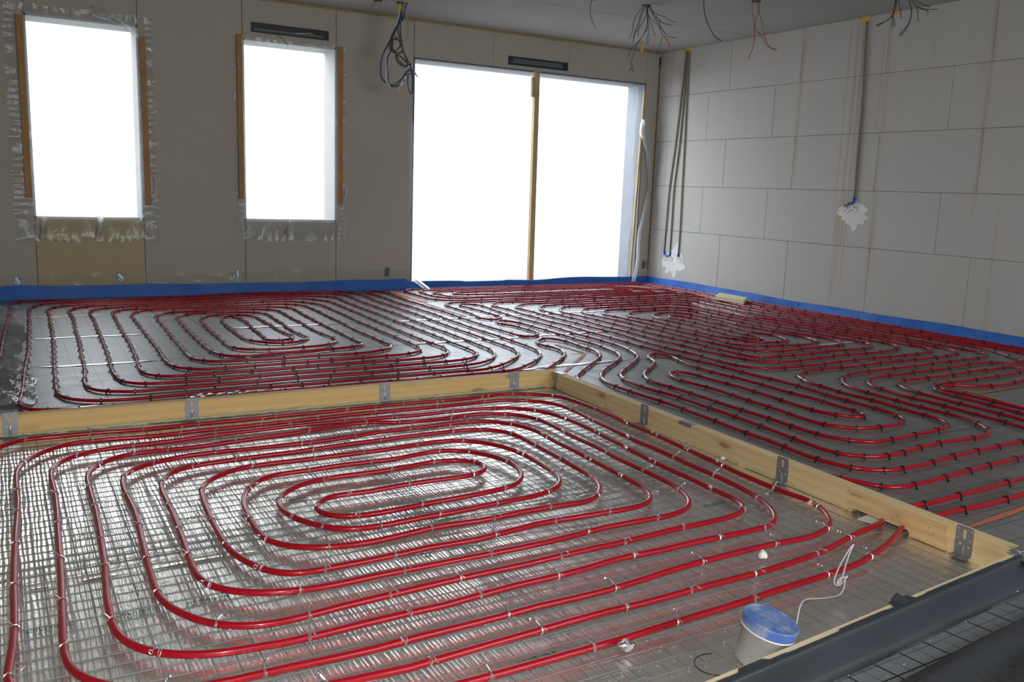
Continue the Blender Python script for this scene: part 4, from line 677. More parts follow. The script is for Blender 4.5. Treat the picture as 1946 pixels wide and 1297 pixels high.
# glossy scraps on it
b = MB(); b.grid(lambda u, v: ep(.02+.085*u, -.012+.09*v, .098+.010*math.sin(5*u)*math.sin(4*v)-.05*max(0, v-.45)), 8, 8)
b.build('film_scrap', M_CRUMP, smooth=True, label='silver film scrap folded over the end of the right beam', category='film')
b = MB(); b.grid(lambda u, v: ep(.625+.045*u, -.012+.03*v, .094+.014*math.sin(math.pi*u)*(1-v)), 6, 5)
b.build('film_peak', M_BLACK, smooth=True, label='black film tip standing up on the edging board', category='film')

t = NT('grid_strip_foil'); x_, y_, z_ = t.xyz()
def _ln(c, per, wd, off=0):
    fr = t.math('FRACT', t.math('DIVIDE', t.math('ADD', c, 10.0+off), per)); return t.math('GREATER_THAN', t.math('ABSOLUTE', t.math('SUBTRACT', fr, .5)), .5-wd/per/2)
dash = t.math('GREATER_THAN', t.math('FRACT', t.math('MULTIPLY', t.math('ADD', x_, y_), 160)), .4)
ya = t.math('SUBTRACT', y_, t.math('MULTIPLY', x_, .03)); xa = t.math('ADD', x_, t.math('MULTIPLY', y_, .10))
l10 = t.math('MAXIMUM', _ln(xa, .1, .0055, -.003), _ln(ya, .1, .0045, -.13+.05)); l5 = t.math('MULTIPLY', t.math('MAXIMUM', _ln(xa, .1, .003, .047), _ln(ya, .1, .003, -.13)), dash)
cg = t.mix(t.noise(20, 4, .6), (.17, .185, .20), (.24, .255, .27)); cg = t.mix(t.math('MULTIPLY', t.math('MAXIMUM', l10, l5), .95), cg, (.012, .013, .015))
M_GRID = t.fin(cg, .45, .2)
b = MB(); b.grid(lambda u, v: ep(-.35+3.5*u, .046+.14*v, .0035+.0008*math.sin(12*u)), 60, 3)
b.build('grid_strip', M_GRID, smooth=True, label='grey strip with black printed grid in front of the black draped board', category='insulation')
# floor strip in front of the board: dark smooth membrane, gridded strip, creased black film
b = MB(); b.grid(lambda u, v: ep(-.3+3.4*u, .044+.012*v*(1+.2*math.sin(9*u)), .0050+.0005*math.sin(30*u+5*v)), 90, 3)
b.build('grey_membrane', plain('grey_membrane', (.11, .12, .13), .5, var=.25, scale=14, bump=.1), smooth=True, label='dusty dark grey membrane lying between black film and grid strip', category='membrane')
b = MB()
def fbm(u, v):
    s = -.3+3.4*u; d = .145-.010*math.sin(1.9*s+.3)+.9*v
    z = .0075+.006*math.sin(min(1, v*14)*math.pi)*(v < .072)+.011*abs(math.sin(19*v+1.6*math.sin(2.5*s)+.8*math.sin(6*s)))**1.5
    return ep(s, d, max(.004, z))
b.grid(fbm, 90, 60)
b.build('creased_black_film', M_BLACKG, smooth=True, label='creased shiny black film filling the nearest right corner of the floor', category='membrane')

# ------------------------------------------------------------------ blue edge strips
def strip(name, fn, n, m, label, cat='edge strip', nv=5):
    b = MB()
    b.grid(lambda u, v: fn(u, v, 0), n, nv); b.grid(lambda u, v: fn(1-u, v, .006), n, nv)
    return b.build(name, m, smooth=True, label=label, category=cat)
def back_strip(u, v, o):
    x = XL+.02+(XR-.02-XL-.02)*u
    h = .105 if x < 3.55 else .072
    h += .006*math.sin(2.1*x)+.003*math.sin(7*x)
    if 4.2 < x < 4.7: h -= .006
    if 5.1 < x < 6.3: h += .018*math.sin(math.pi*(x-5.1)/1.2)
    if x < .35: h += .03*((.35-x)/.35)**1.5-.02*(x < .1)*(.1-x)*10
    bow = .012*math.sin(5*x+1)*v+.004*math.sin(23*x)*v
    y = YB-.012-abs(bow)-.010*(1-v)
    if 3.62 < x < 6.46: y += .004
    return (x, y-o, .0+h*v)
strip('edge_strip', back_strip, 160, M_BLUE, 'blue foam edge strip along the foot of the back wall and door opening', 'foam strip')
def right_strip(u, v, o):
    y = YB-.02-(YB-2.6)*u
    h = .078+.006*math.sin(1.9*y)+.003*math.sin(6*y); 
    bow = .006+.008*math.sin(4.3*y)*v+.004*math.sin(19*y)*v
    return (XR-.010-abs(bow)-.012*(1-v)-o, y, h*v)
strip('edge_strip', right_strip, 130, M_BLUE, 'blue foam edge strip along the foot of the block wall', 'foam strip')
strip('edge_strip', lambda u, v, o: (XL+.02+.03*v*math.sin(3*u)+o, 8.27-4.2*u, .105*v), 40, M_BLUE, 'blue foam edge strip curling along the left wall in the far left corner', 'foam strip')
# nails/fixings in the strips
for y in (5.95, 4.05):
    b = MB(); b.tube([(XR-.035, y, .042), (XR-.020, y, .042)], [.009, .012], 8); b.build('strip_nail', M_SILVER, label=['round fixing in the blue strip at the middle of the block wall', 'round fixing in the blue strip at the right edge'][y < 5], category='fixing')
# clear film behind the strip on the left part of the back wall
b = MB()
def skirt(u, v):
    x = XL+.05+3.75*u; return (x, YB-.006-.004*abs(math.sin(9*x+3*v))-.002*math.sin(31*x), .06+(.15+.012*math.sin(3*x))*v)
b.grid(skirt, 150, 6); b.build('skirt_film', M_CLEAR, smooth=True, label='clear plastic skirt behind the blue strip under the two narrow windows', category='film')
for x, z, a in ((.092, .155, .35), (.875, .173, 0), (1.864, .183, .7), (3.343, .179, .05), (6.60, .215, 0)):
    b = MB(); b.box(-.022, -.003, -.045 if x > 3 else -.032, .022, .003, .045 if x > 3 else .032); b.grid(lambda u, v: (-.02+.04*u, -.004-.004*math.sin(3*u+5*v), -.03+.06*v), 4, 6)
    o = b.build('tape_patch', M_SILVER if x < 3 else plain('grey_tape', (.10, .12, .15), .5), label={.092: 'silver tape patch low on the wall at the far left', .875: 'silver tape patch low on the wall under the left window',
        1.864: 'small silver tape patch left of the second window joint', 3.343: 'grey tape patch low on the wall left of the door opening', 6.60: 'grey tape patch low on the wall right of the door opening'}[x], category='tape')
    o.location = (x, YB-.010, z); o.rotation_euler = (0, a, 0)

# ------------------------------------------------------------------ window films, battens, post, vents
def film_sheet(name, x0, x1, z0, z1, y, m, label, amp, seed, bottom_fold=True):
    b = MB(); r = random.Random(seed); ph = [r.uniform(0, 6) for _ in range(6)]
    def fn(u, v):
        x = x0+(x1-x0)*u; z = z0+(z1-z0)*v
        ex = min(u, 1-u)*(x1-x0); ez = min(v, 1-v)*(z1-z0)
        wv = amp*.15*(math.sin(3*x+ph[0])*math.sin(2*z+ph[1]))
        e = math.exp(-ex/.05); e2 = math.exp(-ez/.05)
        wv += amp*e*abs(math.sin(z*42+3*math.sin(z*9+ph[2])))+amp*e2*abs(math.sin(x*30+2*math.sin(x*11+ph[3])))
        jag = .010*math.sin(z*23+ph[4])*e
        return (x+jag*(1 if u > .5 else -1), y-.003-abs(wv), z+.006*math.sin(x*17+ph[5])*e2)
    b.grid(fn, 60, 110)
    return b.build(name, m, smooth=True, label=label, category='film')
film_sheet('window_film', .10, 1.20, .48, 2.36, YB-.004, M_FILM, 'clear plastic film covering the left window opening', .012, 1)
film_sheet('window_film', 1.86, 2.90, .49, 2.30, YB-.004, M_FILM, 'clear plastic film covering the middle window opening', .008, 2)
# loose fold hanging across the top right corner of the left window
b = MB(); b.grid(lambda u, v: (.72+.46*u+.03*v, YB-.02-.02*math.sin(3*u+2*v)-.01*math.sin(14*v), 2.40-.30*u*u+.0*v-.06*v*(1-u)-.05*v), 16, 6)
b.build('film_fold', M_CRINK, smooth=True, label='loose film fold hanging over the top right corner of the left window', category='film')
b = MB(); b.grid(lambda u, v: (1.06+.02*u+.016*math.sin(9*v)+.0*v, YB-.018-.012*math.sin(4*u)-.01*math.sin(11*v), .60+.0*u+.14*v), 5, 10)
b.build('film_fold', M_CRINK, smooth=True, label='bright fold in the film at the lower right corner of the left window', category='film')
for cx, lb in ((.30, 'thin bright fold in the film under the left end of the left window sill'), (.72, 'bright fold in the film under the middle of the left window sill')):
    b = MB(); b.grid(lambda u, v, cx=cx: (cx-.035+.05*u+.03*v, YB-.012-.018*math.sin(math.pi*u), .50+.20*v), 6, 8)
    b.build('film_fold', M_CRINK, smooth=True, label=lb, category='film')
b = MB(); b.grid(lambda u, v: (2.28+.09*v*(1-u)+.06*u, YB-.012-.02*math.sin(math.pi*u), .53+.15*v), 6, 8)
b.build('film_fold', M_CRINK, smooth=True, label='bright pointed fold in the film under the middle window sill', category='film')
# battens
def batten(x0, z0, z1, wd, label, m=M_WOODZ, lean=0, y=YB-.006, th=.024, x1=None):
    b = MB(); 
    b.add([(x0, y-th, z0), (x0+wd, y-th, z0), (x0+wd, y, z0), (x0, y, z0), (x0+lean, y-th, z1), (x0+wd+lean, y-th, z1), (x0+wd+lean, y, z1), (x0+lean, y, z1)],
          [(3, 2, 1, 0), (4, 5, 6, 7), (0, 1, 5, 4), (1, 2, 6, 5), (2, 3, 7, 6), (3, 0, 4, 7)])
    o = b.build('batten', m, bevel=.001, label=label, category='batten'); o['group'] = 'pine battens holding the window films'; return o
batten(.188, .84, 2.265, .048, 'pine batten on the left side of the left window', lean=.0)
batten(1.098, .80, 2.20, .046, 'pine batten on the right side of the left window', lean=-.006)
batten(1.893, .87, 2.31, .046, 'pine batten on the left side of the middle window')
batten(2.826, .845, 2.30, .046, 'pine batten on the right side of the middle window')
# white film loop by the middle window
b = MB(); b.tube([(2.885, YB-.03, 1.06), (2.905, YB-.04, 1.0), (2.90, YB-.04, .92), (2.875, YB-.03, .85)], .003, 5); b.tube([(1.165, YB-.03, 1.06), (1.185, YB-.04, 1.0), (1.18, YB-.04, .92), (1.15, YB-.03, .83)], .003, 5)
b.build('film_edge', M_WHITE, smooth=True, label='white curled film edges beside the lower ends of the battens', category='film')
# door film in the opening
b = MB()
def dfilm(u, v):
    x = 3.60+2.79*u; z = .05+2.2*v
    e = math.exp(-(6.39-x)/.25)
    return (x, YB+.030+.012*math.sin(2.5*x+1.4*z)+.010*e*math.sin(14*z+8*x)+.02*e*math.sin(5*z), z)
b.grid(dfilm, 90, 60); b.build('door_film', M_FILMD, smooth=True, label='milky plastic film covering the wide door opening', category='film')
# post in the middle
batten(5.000, .06, 2.285, .058, 'upright pine post in the middle of the door opening', M_WOODP, lean=-.018, y=YB+.02, th=.05)
b = MB(); b.box(4.955, YB-.02, 2.02, 4.985, YB+.015, 2.22); b.build('wood_scrap', M_WOODP, label='short wood scrap beside the top of the door post', category='wood')
batten(6.395, .08, 2.20, .026, 'thin pine lath at the right side of the door opening', M_WOODP, lean=.055, y=YB+.005, th=.02)
# rolled film hanging on the right of the door
b = MB()
def roll(u, v):
    t_ = v
    path = [(6.41, .02), (6.46, .30), (6.47, .60), (6.54, .95), (6.60, 1.12), (6.53, 1.50), (6.44, 1.72), (6.43, 1.88)]
    k = t_*(len(path)-1); i = min(int(k+1e-6), len(path)-2); q = k-i
    cx = path[i][0]*(1-q)+path[i+1][0]*q; cz = path[i][1]*(1-q)+path[i+1][1]*q
    w_ = .028+.020*math.sin(math.pi*t_)+(.030 if .84 < t_ < .97 else 0)+.022*(t_ < .06)
    return (cx-w_/2+w_*u, YB-.03-.02*math.sin(3*math.pi*u)-.01*math.sin(20*t_)-.03*(1-t_), cz)
b.grid(roll, 8, 60); b.build('hanging_film', m_film('white_film', 0, .75, (.95, .96, 1)), smooth=True, label='white twisted film strip hanging at the right side of the door opening', category='film')
b = MB(); b.grid(lambda u, v: (3.60+.06*u+.10*v, YB-.03-.10*v-.02*math.sin(3*u), .10-.095*v+.012*u), 6, 6)
b.build('film_tail', m_film('white_film_tail', 0, .8, (.95, .96, 1)), smooth=True, label='white film tail lying over the blue strip at the left of the door', category='film')
b = MB(); b.grid(lambda u, v: (3.60+.055*u*(.5+.5*v), YB-.012-.008*math.sin(4*u), .12+1.55*v), 5, 40)
b.build('film_strip', M_FILMD, smooth=True, label='narrow milky film strip hanging at the left side of the door opening', category='film')
# shutter slots
def slot(x0, x1, z0, z1, label):
    b = MB(); b.box(x0, YB-.003, z0, x1, YB+.004, z1); o = b.build('vent_slot', M_SLOT, label=label, category='vent')
    b = MB(); t_ = .006
    b.box(x0-t_, YB-.008, z1-.001, x1+t_, YB+.002, z1+t_); b.box(x0-t_, YB-.008, z0-t_, x1+t_, YB+.002, z0+.001); b.box(x0-t_, YB-.008, z0, x0+.001, YB+.002, z1); b.box(x1-.001, YB-.008, z0, x1+t_, YB+.002, z1)
    b.build('frame', M_SLOT, o)
    b = MB(); b.box(x0+.02, YB-.0045, z0+.012, x1-.05, YB-.003, z0+.03); b.build('rail', M_SLOTM, o)
    return o
slot(2.032, 2.732, 2.352, 2.425, 'long black slot in the wall above the middle window')
s2 = slot(4.67, 5.395, 2.33, 2.402, 'long dark slot in the wall above the door opening')
b = MB(); b.box(4.72, YB-.0058, 2.352, 5.33, YB-.0035, 2.392); b.build('slat', M_SLOTM, s2)
b = MB(); b.tube([(2.25, YB-.012, 2.35), (2.29, YB-.03, 2.32), (2.33, YB-.04, 2.28), (2.345, YB-.04, 2.255)], .0022, 5); b.build('thin_wire', WCOL['brown'], label='thin dark wire end hanging from the slot above the middle window', category='wire')
b = MB(); b.tube([(2.42, YB-.012, 2.375), (2.48, YB-.03, 2.378), (2.54, YB-.03, 2.388), (2.58, YB-.02, 2.385)], .0025, 5); b.build('thin_wire', M_WHITE, label='short white wire end lying in the slot above the middle window', category='wire')

# ------------------------------------------------------------------ ceiling edge foam, corner sealant
def bead(p0, p1, r, n, m, label, name='foam_bead', skip=None):
    b = MB(); p0 = Vector(p0); p1 = Vector(p1); rd_ = random.Random(n)
    pts = []; rs = []
    for i in range(n+1):
        pts.append(p0.lerp(p1, i/n)+Vector((0, rd_.uniform(-.002, .002), rd_.uniform(-.002, .002)))); rs.append(r*rd_.uniform(.6, 1.2))
    b.tube(pts, rs, 7); return b.build(name, m, smooth=True, label=label, category='foam')
bead((1.9, YB-.004, ZC-.008), (XR-.02, YB-.004, ZC-.008), .013, 150, M_YEL2, 'thin yellow foam bead along the back wall and ceiling joint')
bead((XR-.006, YB-.006, .16), (XR-.006, YB-.006, 2.5), .009, 70, plain('brown_sealant', (.20, .14, .05), .8, var=.3, scale=15), 'brown sealant bead up the corner of block wall and back wall', 'sealant_bead')
b = MB(); b.box(XR-.02, YB-.02, 2.50, XR-.002, YB-.004, 2.59); b.build('green_plug', plain('dark_green_plug', (.01, .05, .04), .5), label='dark green plug at the top of the room corner', category='plug')
def lump(cx, cy, cz, sx, sy, sz, m, name, label, cat, seed=1):
    bm = bmesh.new(); bmesh.ops.create_icosphere(bm, subdivisions=3, radius=1.0)
    r = random.Random(seed); k = [(Vector((r.uniform(-4, 4), r.uniform(-4, 4), r.uniform(-4, 4))), r.uniform(0, 6)) for _ in range(5)]
    for v in bm.verts:
        h = 1+sum(math.sin(a.dot(v.co)+p) for a, p in k)*.09; v.co = Vector((v.co.x*sx*h, v.co.y*sy*h, v.co.z*sz*h))
    me = bpy.data.meshes.new(name); bm.to_mesh(me); bm.free(); me.materials.append(m)
    me.polygons.foreach_set('use_smooth', [True]*len(me.polygons))
    o = link(name, me, label=label, category=cat); o.location = (cx, cy, cz); return o
lump(XR-.004, 7.82, ZC-.02, .02, .065, .030, M_YEL, 'foam_lump', 'yellow foam lump above the three cables near the corner', 'foam', 2)
lump(XR-.004, 8.02, ZC-.012, .012, .03, .016, M_YEL, 'foam_lump', 'small yellow foam lump at the ceiling closest to the corner', 'foam', 3)
lump(XR-.004, 5.50, ZC-.016, .02, .055, .026, M_YEL, 'foam_lump', 'yellow foam lump above the single cable on the block wall', 'foam', 4)
lump(XR-.004, 5.20, ZC-.012, .018, .05, .020, M_YEL, 'foam_lump', 'yellow foam lump at the ceiling right of the single cable', 'foam', 5)

# ------------------------------------------------------------------ cables on the block wall, socket boxes, plaster
def wall_cable(pts, r, label):
    b = MB(); b.tube(resample(catmull([(XR-.012+dx, y, z) for dx, y, z in pts], .03), .04), r, 7)
    return b.build('wall_cable', M_CONDUIT, smooth=True, label=label, category='cable')
wall_cable([(0, 7.845, 2.62), (0, 7.87, 2.3), (0, 7.93, 1.6), (0, 7.985, 1.1), (0, 8.0, .7), (0, 8.01, .37)], .008, 'dark cable on the block wall, closest to the room corner')
wall_cable([(-.004, 7.83, 2.62), (0, 7.835, 2.2), (0, 7.86, 1.6), (0, 7.905, 1.1), (0, 7.905, .7), (0, 7.905, .38)], .008, 'dark cable on the block wall, middle one of three')
wall_cable([(-.002, 7.80, 2.62), (0, 7.79, 2.2), (0, 7.775, 1.6), (0, 7.765, 1.1), (0, 7.755, .7), (0, 7.755, .38)], .008, 'dark cable on the block wall, right one of three')
wall_cable([(0, 5.475, 2.60), (0, 5.46, 2.3), (0, 5.44, 1.9), (0, 5.435, 1.5), (0, 5.425, 1.2), (0, 5.425, 1.07)], .010, 'single dark cable running down the middle of the block wall')
def patch(name, pts, label):
    b = MB(); n = len(pts); b.add([(XR-.0035, y, z) for y, z in pts]+[(XR+.002, y, z) for y, z in pts], [tuple(range(n)), tuple(range(n, 2*n))[::-1]]+[(i, n+i, n+(i+1) % n, (i+1) % n) for i in range(n)])
    return b.build(name, M_PLASTER, label=label, category='plaster')
def star(cy, cz, ry, rz, n, seed, drops=()):
    r = random.Random(seed); out = []
    n = 72; ph = [r.uniform(0, 6) for _ in range(4)]
    for i in range(n):
        a = 2*math.pi*i/n; k = 1+.10*math.sin(3*a+ph[0])+.09*math.sin(5*a+ph[1])+.07*math.sin(11*a+ph[2])+.05*math.sin(23*a+ph[3])+r.uniform(-.04, .04)
        for d, amt in drops:
            k += amt*math.exp(-((((math.degrees(a)-d+180) % 360)-180)/11)**2)
        out.append((cy+ry*k*math.cos(a), cz+rz*k*math.sin(a)))
    return out
patch('plaster_patch', star(5.43, .94, .15, .10, 26, 4, ((265, .7), (200, .3))), 'white splayed plaster patch around the double socket box')
patch('plaster_patch', star(7.84, .29, .19, .12, 28, 9, ((100, .9), (265, .6), (300, .4))), 'white smeared plaster patch around the three low sockets')
def socket_box(y, z, label, dark=False):
    root = empty('socket_box', (XR-.004, y, z), label=label, category='socket box', group='round socket boxes in the block wall')
    b = MB(); n = 20; vs = []
    for i in range(n):
        a = 2*math.pi*i/n
        for r_, x in ((.034, -.001), (.034, -.006), (.030, -.006), (.030, .002)): vs.append((x, r_*math.cos(a), r_*math.sin(a)))
    fs = [(4*i+k, 4*i+k+1, 4*((i+1) % n)+k+1, 4*((i+1) % n)+k) for i in range(n) for k in range(3)]
    b.add(vs, fs); b.build('ring', M_WHITE, root)
    b = MB(); b.tube([(-.0025, 0, 0), (.001, 0, 0)], .0305, 18); b.build('cover', M_PLASTER, root)
    b = MB(); b.box(-.0045, -.012, .004, -.002, -.004, .020); b.box(-.0045, .006, -.018, -.002, .014, -.010); b.build('knockout', M_SLOT, root)
    return root
socket_box(7.995, .318, 'round white socket box closest to the corner under the cables'); socket_box(7.895, .318, 'round white socket box, middle of the three low ones'); socket_box(7.745, .318, 'round white socket box, right of the three low ones')
socket_box(5.50, .975, 'round white socket box, left one under the single cable'); socket_box(5.425, .980, 'round white socket box, right one under the single cable')
def blue_end(pts, r, label):
    b = MB(); b.tube([(XR-.012+dx, y, z) for dx, y, z in pts], r, 8); b.build('blue_conduit', M_BLUE2, smooth=True, label=label, category='conduit')
blue_end([(0, 8.005, .395), (0, 8.0, .362), (-.002, 7.97, .352), (0, 7.93, .345), (0, 7.905, .362), (0, 7.90, .395)], .010, 'blue conduit end joining the left and middle low cables')
blue_end([(0, 7.755, .40), (0, 7.755, .355)], [.010, .014], 'blue conduit end above the right low socket box')
blue_end([(0, 5.425, 1.085), (0, 5.425, 1.045), (0, 5.44, 1.03)], [.011, .014, .012], 'blue conduit end under the single cable')
b = MB(); b.tube([(XR-.012, 5.44, 1.03), (XR-.014, 5.48, 1.022), (XR-.012, 5.52, 1.005)], .011, 8); b.build('grey_conduit', M_SLOTM, smooth=True, label='dark grey conduit bend leading to the left socket box', category='conduit')

# ------------------------------------------------------------------ hanging ceiling wires
def bundle(key, name, label, hole, rad, sleeves=()):
    root = empty(name, hole, label=label, category='wires', group='wires hanging from the ceiling')
    inv = Vector(hole)
    b = MB(); b.tube([(0, 0, -.004), (0, 0, .004)], .040, 14); b.build('ceiling_hole', M_SLOT, root)
    for col, s in WIRE_PATHS[key]:
        pts = [Vector(p) for p in parse(s)]
        if pts[0].z < ZC-.001 and (pts[0]-inv).length < .16: pts[0] = Vector((hole[0]+(pts[0].x-hole[0])*.6, hole[1]+(pts[0].y-hole[1])*.6, ZC+.002))
        pts = [p-inv for p in pts]
        for p in pts: p.z = min(p.z, .003)
        b = MB(); b.tube(smooth(resample(catmull(pts, .012), .014), 2), rad*(1.35 if col == 'white' else 1), 6)
        b.build('wire', WCOL[col], root, smooth=True)
    for (p0, p1, r) in sleeves:
        b = MB(); b.tube([Vector(p0)-inv, (Vector(p0)+Vector(p1))/2-inv+Vector((.004, 0, 0)), Vector(p1)-inv], [r, r*1.1, r*.8], 8); b.build('sleeve', M_YEL, root, smooth=True)
    return root
bundle('A', 'cable_bundle', 'big bundle of looped blue, white and green cables beside the door top', (3.186, 7.661, ZC), .0066, [((3.175, 7.66, 2.635), (3.172, 7.66, 2.565), .018)])
bundle('B', 'cable_bundle', 'fan of many thin dark wires hanging from the ceiling before the corner', (4.91, 6.354, ZC), .0028, [((4.885, 6.36, 2.345), (4.90, 6.36, 2.25), .012), ((5.09, 6.30, 2.40), (5.12, 6.30, 2.345), .009)])
bundle('C', 'cable_bundle', 'three red wires hanging from one ceiling hole', (5.494, 5.646, ZC), .0030)
bundle('D', 'cable_bundle', 'single curved blue cable hanging between the dark fan and the red wires', (5.0, 5.76, ZC), .0042)
bundle('T', 'cable_bundle', 'single thin wire hanging above the door post', (4.42, 6.45, ZC), .0026)
bundle('R', 'cable_bundle', 'short red wire at the top edge left of the big bundle', (2.99, 7.703, ZC), .0026)
bundle('E', 'cable_bundle', 'spread dark wires hanging before the block wall at the top right', (6.2, 4.80, ZC), .0036)

# ------------------------------------------------------------------ things on the floor
# pine offcut lying on the pipes at the block wall
b = MB(); poly = [(6.205, 6.225), (6.448, 6.425), (6.448, 6.825), (6.205, 6.625)]
b.prism(poly, .021, .060); b.build('pine_offcut', M_WOODL, bevel=.002, label='pale pine offcut lying on the pipes beside the block wall', category='wood')
# bucket
root = empty('bucket', (1.425, 1.302, .018), label='small cloudy plastic bucket with dusty blue lid behind the edging board', category='bucket')
root.rotation_euler = (math.radians(9), math.radians(10), 0)
def lathe(prof_, n=36):
    b = MB(); vs = [(r*math.cos(2*math.pi*k/n), r*math.sin(2*math.pi*k/n), z) for r, z in prof_ for k in range(n)]
    fs = [(i*n+k, i*n+(k+1) % n, (i+1)*n+(k+1) % n, (i+1)*n+k) for i in range(len(prof_)-1) for k in range(n)]
    b.add(vs, fs); return b
lathe([(.001, 0), (.048, 0), (.050, .003), (.056, .086), (.059, .088), (.059, .092), (.0565, .093)]).build('body', M_BUCKET, root, smooth=True)
lathe([(.0595, .086), (.0622, .087), (.0628, .107), (.0605, .110), (.055, .1085), (.030, .1075), (.001, .107)]).build('lid', M_LID, root, smooth=False)
lathe([(.0605, .082), (.0625, .084), (.0615, .0875), (.0595, .087)]).build('rim', M_WHITE, root, smooth=True)
b = MB(); b.tube([(1.335+.05*math.cos(a)*1.0, 1.335+.045*math.sin(a), .017) for a in [math.radians(q) for q in range(60, 300, 15)]], .0012, 5)
b.build('wire_loop', M_CLIP, smooth=True, label='thin black wire loop lying left of the bucket', category='wire')
col, s = WIRE_PATHS['G'][0]
b = MB(); b.tube(smooth(resample(catmull([Vector(p)+Vector((0, 0, .018)) for p in parse(s)], .008), .008), 2), .0021, 6)
b.build('grey_wire', WCOL['white'], smooth=True, label='loose pale grey wire with upright loops near the bucket', category='wire')
lump(1.862, 1.712, .030, .0125, .011, .0135, M_PU, 'foam_crumb', 'white foam crumb between the two nearest pipes of the foil bay', 'crumb', 11)
lump(2.352, 1.972, .026, .009, .009, .010, M_TAN, 'tan_lump', 'small tan lump by the pipe bend near the beam splice', 'crumb', 12)
lump(2.445, 2.50, .018, .008, .008, .009, M_PU, 'foam_crumb', 'white foam crumb at the foot of the right beam', 'crumb', 17)
lump(1.19, 1.475, .028, .024, .016, .014, M_CRUMP, 'foil_scrap', 'crumpled silver foil scrap at the bottom centre beside the nearest pipe', 'foil', 13)
for i, (x, y, lb) in enumerate([(2.70, 1.735, 'white crumb beside the pipe beyond the beam splice'), (2.80, 1.735, 'white crumb right of the other crumb beyond the beam splice')]):
    lump(x, y, .006, .010, .006, .005, M_PU, 'foam_crumb', lb, 'crumb', 14+i)
# crumbs and silver shreds swept along the foot of the right beam
b = MB(); rd = random.Random(5)
def shard(b, x, y, z, s):
    q = [(x+rd.uniform(-s, s), y+rd.uniform(-s, s), z+rd.uniform(0, s*.8)) for _ in range(4)]; b.add(q, [(0, 1, 2), (0, 2, 3), (0, 3, 1), (1, 3, 2)])
for i in range(230):
    y = 1.36+rd.random()**1*2.5; shard(b, bx(y)-.012-abs(rd.gauss(0, .022)), y, .018, .0035)
b.build('foil_crumbs', M_CRUMP, kind='stuff', label='silver foil crumbs along the foot of the right beam', category='crumbs')
b = MB()
for i in range(150):
    s_ = rd.uniform(.1, 2.2); p = ep(s_, rd.uniform(.05, .6), .008); shard(b, p[0], p[1], .012, .0028)
for i in range(120): shard(b, rd.uniform(2.7, 5.2), rd.uniform(1.6, 3.6), .004, .0028)
for i in range(90): shard(b, rd.uniform(0, 2.3), rd.uniform(1.3, 3.7), .018, .0022)
b.build('white_crumbs', M_PU, kind='stuff', label='tiny white crumbs scattered over floor and membranes', category='crumbs')
# cable duct strip of fleece at the foot of the left beam
bead((XLN+.1, 3.915, .014), (2.48, 3.895, .014), .006, 200, plain('pale_sealant', (.50, .50, .36), .8, var=.2, scale=30), 'pale sealant bead along the foot of the left beam', 'sealant_bead')
# seam tapes where insulation sheets meet; their white colour paints in window reflections
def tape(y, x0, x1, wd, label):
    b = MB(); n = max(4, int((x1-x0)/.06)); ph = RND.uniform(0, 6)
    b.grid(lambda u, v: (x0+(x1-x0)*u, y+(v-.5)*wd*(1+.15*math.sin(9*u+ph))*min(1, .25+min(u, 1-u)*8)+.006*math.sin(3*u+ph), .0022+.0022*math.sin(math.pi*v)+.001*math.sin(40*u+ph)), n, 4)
    b.build('seam_glint_tape', M_SEAM_GLINT, smooth=True, label=label, category='tape', group='tape strips with painted window glints over the insulation seams')
for y, x0, x1, lb in ((6.285, .15, .80, 'seam tape with painted window glint crossing the left ends of the left spiral, farther one'), (6.345, 1.38, 2.18, 'seam tape with painted window glint through the middle of the left spiral oval'),
        (6.33, 2.55, 3.34, 'seam tape with painted window glint right of the left spiral by the orange paint'), (6.36, 3.42, 3.78, 'seam tape with painted window glint inside the farthest small S loop'), (6.35, 3.85, 4.66, 'seam tape with painted window glint under the far row of small hairpin bends'),
        (5.34, .14, .74, 'seam tape with painted window glint crossing the left ends of the left spiral, nearer one'), (5.37, 2.34, 3.36, 'seam tape with painted window glint right of the left spiral, nearer row'), (5.39, 3.36, 4.06, 'seam tape with painted window glint by the middle small S loop'),
        (4.37, 1.98, 2.72, 'seam tape with painted window glint close behind the left beam'), (4.395, 2.70, 3.36, 'seam tape with painted window glint behind the beam corner by the orange arrow'), (7.23, .05, .62, 'thin seam tape with painted window glint in the far left corner'),
        (4.34, .10, .34, 'tape scrap with painted window glint behind the left beam at its left end'), (4.38, 5.0, 5.8, 'seam tape with painted window glint at the right between the pipe bends'), (5.27, 1.1, 1.75, 'seam tape with painted window glint below the oval centre of the left spiral')):
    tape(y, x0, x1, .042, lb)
b = MB(); b.grid(lambda u, v: (.74+.5*u, 4.29+.06*v+.02*math.sin(5*u), .004+.012*math.sin(9*u+4*v)**2), 22, 5)
b.build('foil_scrap', M_CRUMP, smooth=True, label='torn silver foil strip between pipe and left beam', category='foil')
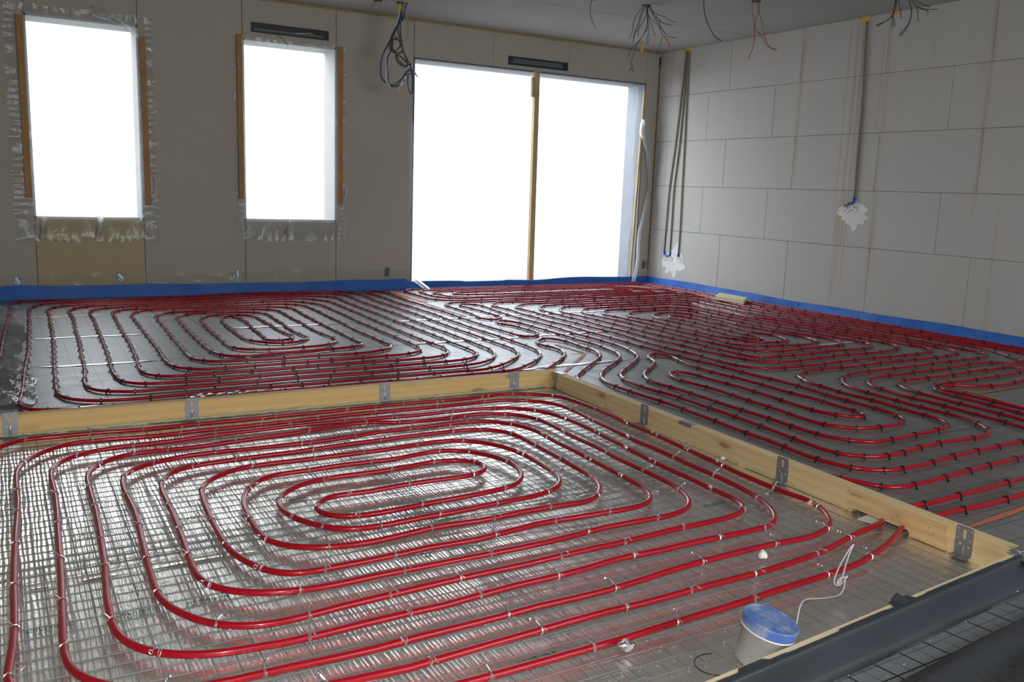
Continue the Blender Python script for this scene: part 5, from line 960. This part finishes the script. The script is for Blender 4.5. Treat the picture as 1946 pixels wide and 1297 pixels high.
# orange spray marks
def paint(segs, wd, label):
    b = MB()
    for k, (x0, y0, x1, y1) in enumerate(segs):
        d = Vector((x1-x0, y1-y0, 0)); L = d.length; d.normalize(); nn = Vector((-d.y, d.x, 0)); m = max(2, int(L/.05))
        vs = []; 
        for i in range(m+1):
            ww = wd*(.75+.5*RND.random())*(.5 if i in (0, m) else 1); p = Vector((x0, y0, 0))+d*L*i/m
            z = .0022+.0002*k
            vs += [tuple(p+nn*ww/2+Vector((0, 0, z))), tuple(p-nn*ww/2+Vector((0, 0, z)))]
        b.add(vs, [(2*i, 2*i+1, 2*i+3, 2*i+2) for i in range(m)])
    b.build('paint_mark', M_ORANGE, label=label, category='paint mark', group='orange spray paint marks')
paint([(3.335, 8.22, 3.335, 7.30)], .07, 'faded orange paint line beside the wide door opening')
paint([(3.285, 7.25, 3.275, 6.38), (3.30, 6.25, 3.36, 6.28)], .03, 'thin orange paint line left of the farthest S loop')
paint([(3.270, 5.03, 3.286, 4.68), (3.286, 4.68, 3.19, 4.70), (3.286, 4.68, 2.81, 4.21)], .026, 'orange arrow shaped paint mark behind the beam corner')
paint([(4.75, 3.07, 4.729, 2.891), (4.729, 2.891, 5.3, 2.91), (4.735, 2.89, 4.665, 2.56)], .024, 'orange T shaped paint mark at the right edge')
paint([(2.72, 1.628, 3.2, 1.665)], .022, 'orange paint line beyond the right end of the beam')
# crinkled clear film at the far left
b = MB()
b.grid(lambda u, v: (XL+.03+(.25+.03*math.sin(13*v)+.012*math.sin(47*v))*u, 4.45+3.4*v, .004+.030*(1-u)*(1+math.sin(9*v))*.5+.012*abs(math.sin(31*v+6*u))*(1-.4*u)), 14, 240)
b.build('crinkled_film', M_CRINK, smooth=True, label='crinkled clear film along the left edge under the outermost pipe', category='film')
# thin black cable lying behind the left beam
b = MB(); b.tube([(.35, 4.18, .006), (1.0, 4.16, .006), (1.6, 4.19, .006), (2.1, 4.25, .006), (2.4, 4.33, .006)], .005, 6)
b.build('black_cable', M_CLIP, smooth=True, label='thin black cable lying along the far side of the left beam', category='cable')
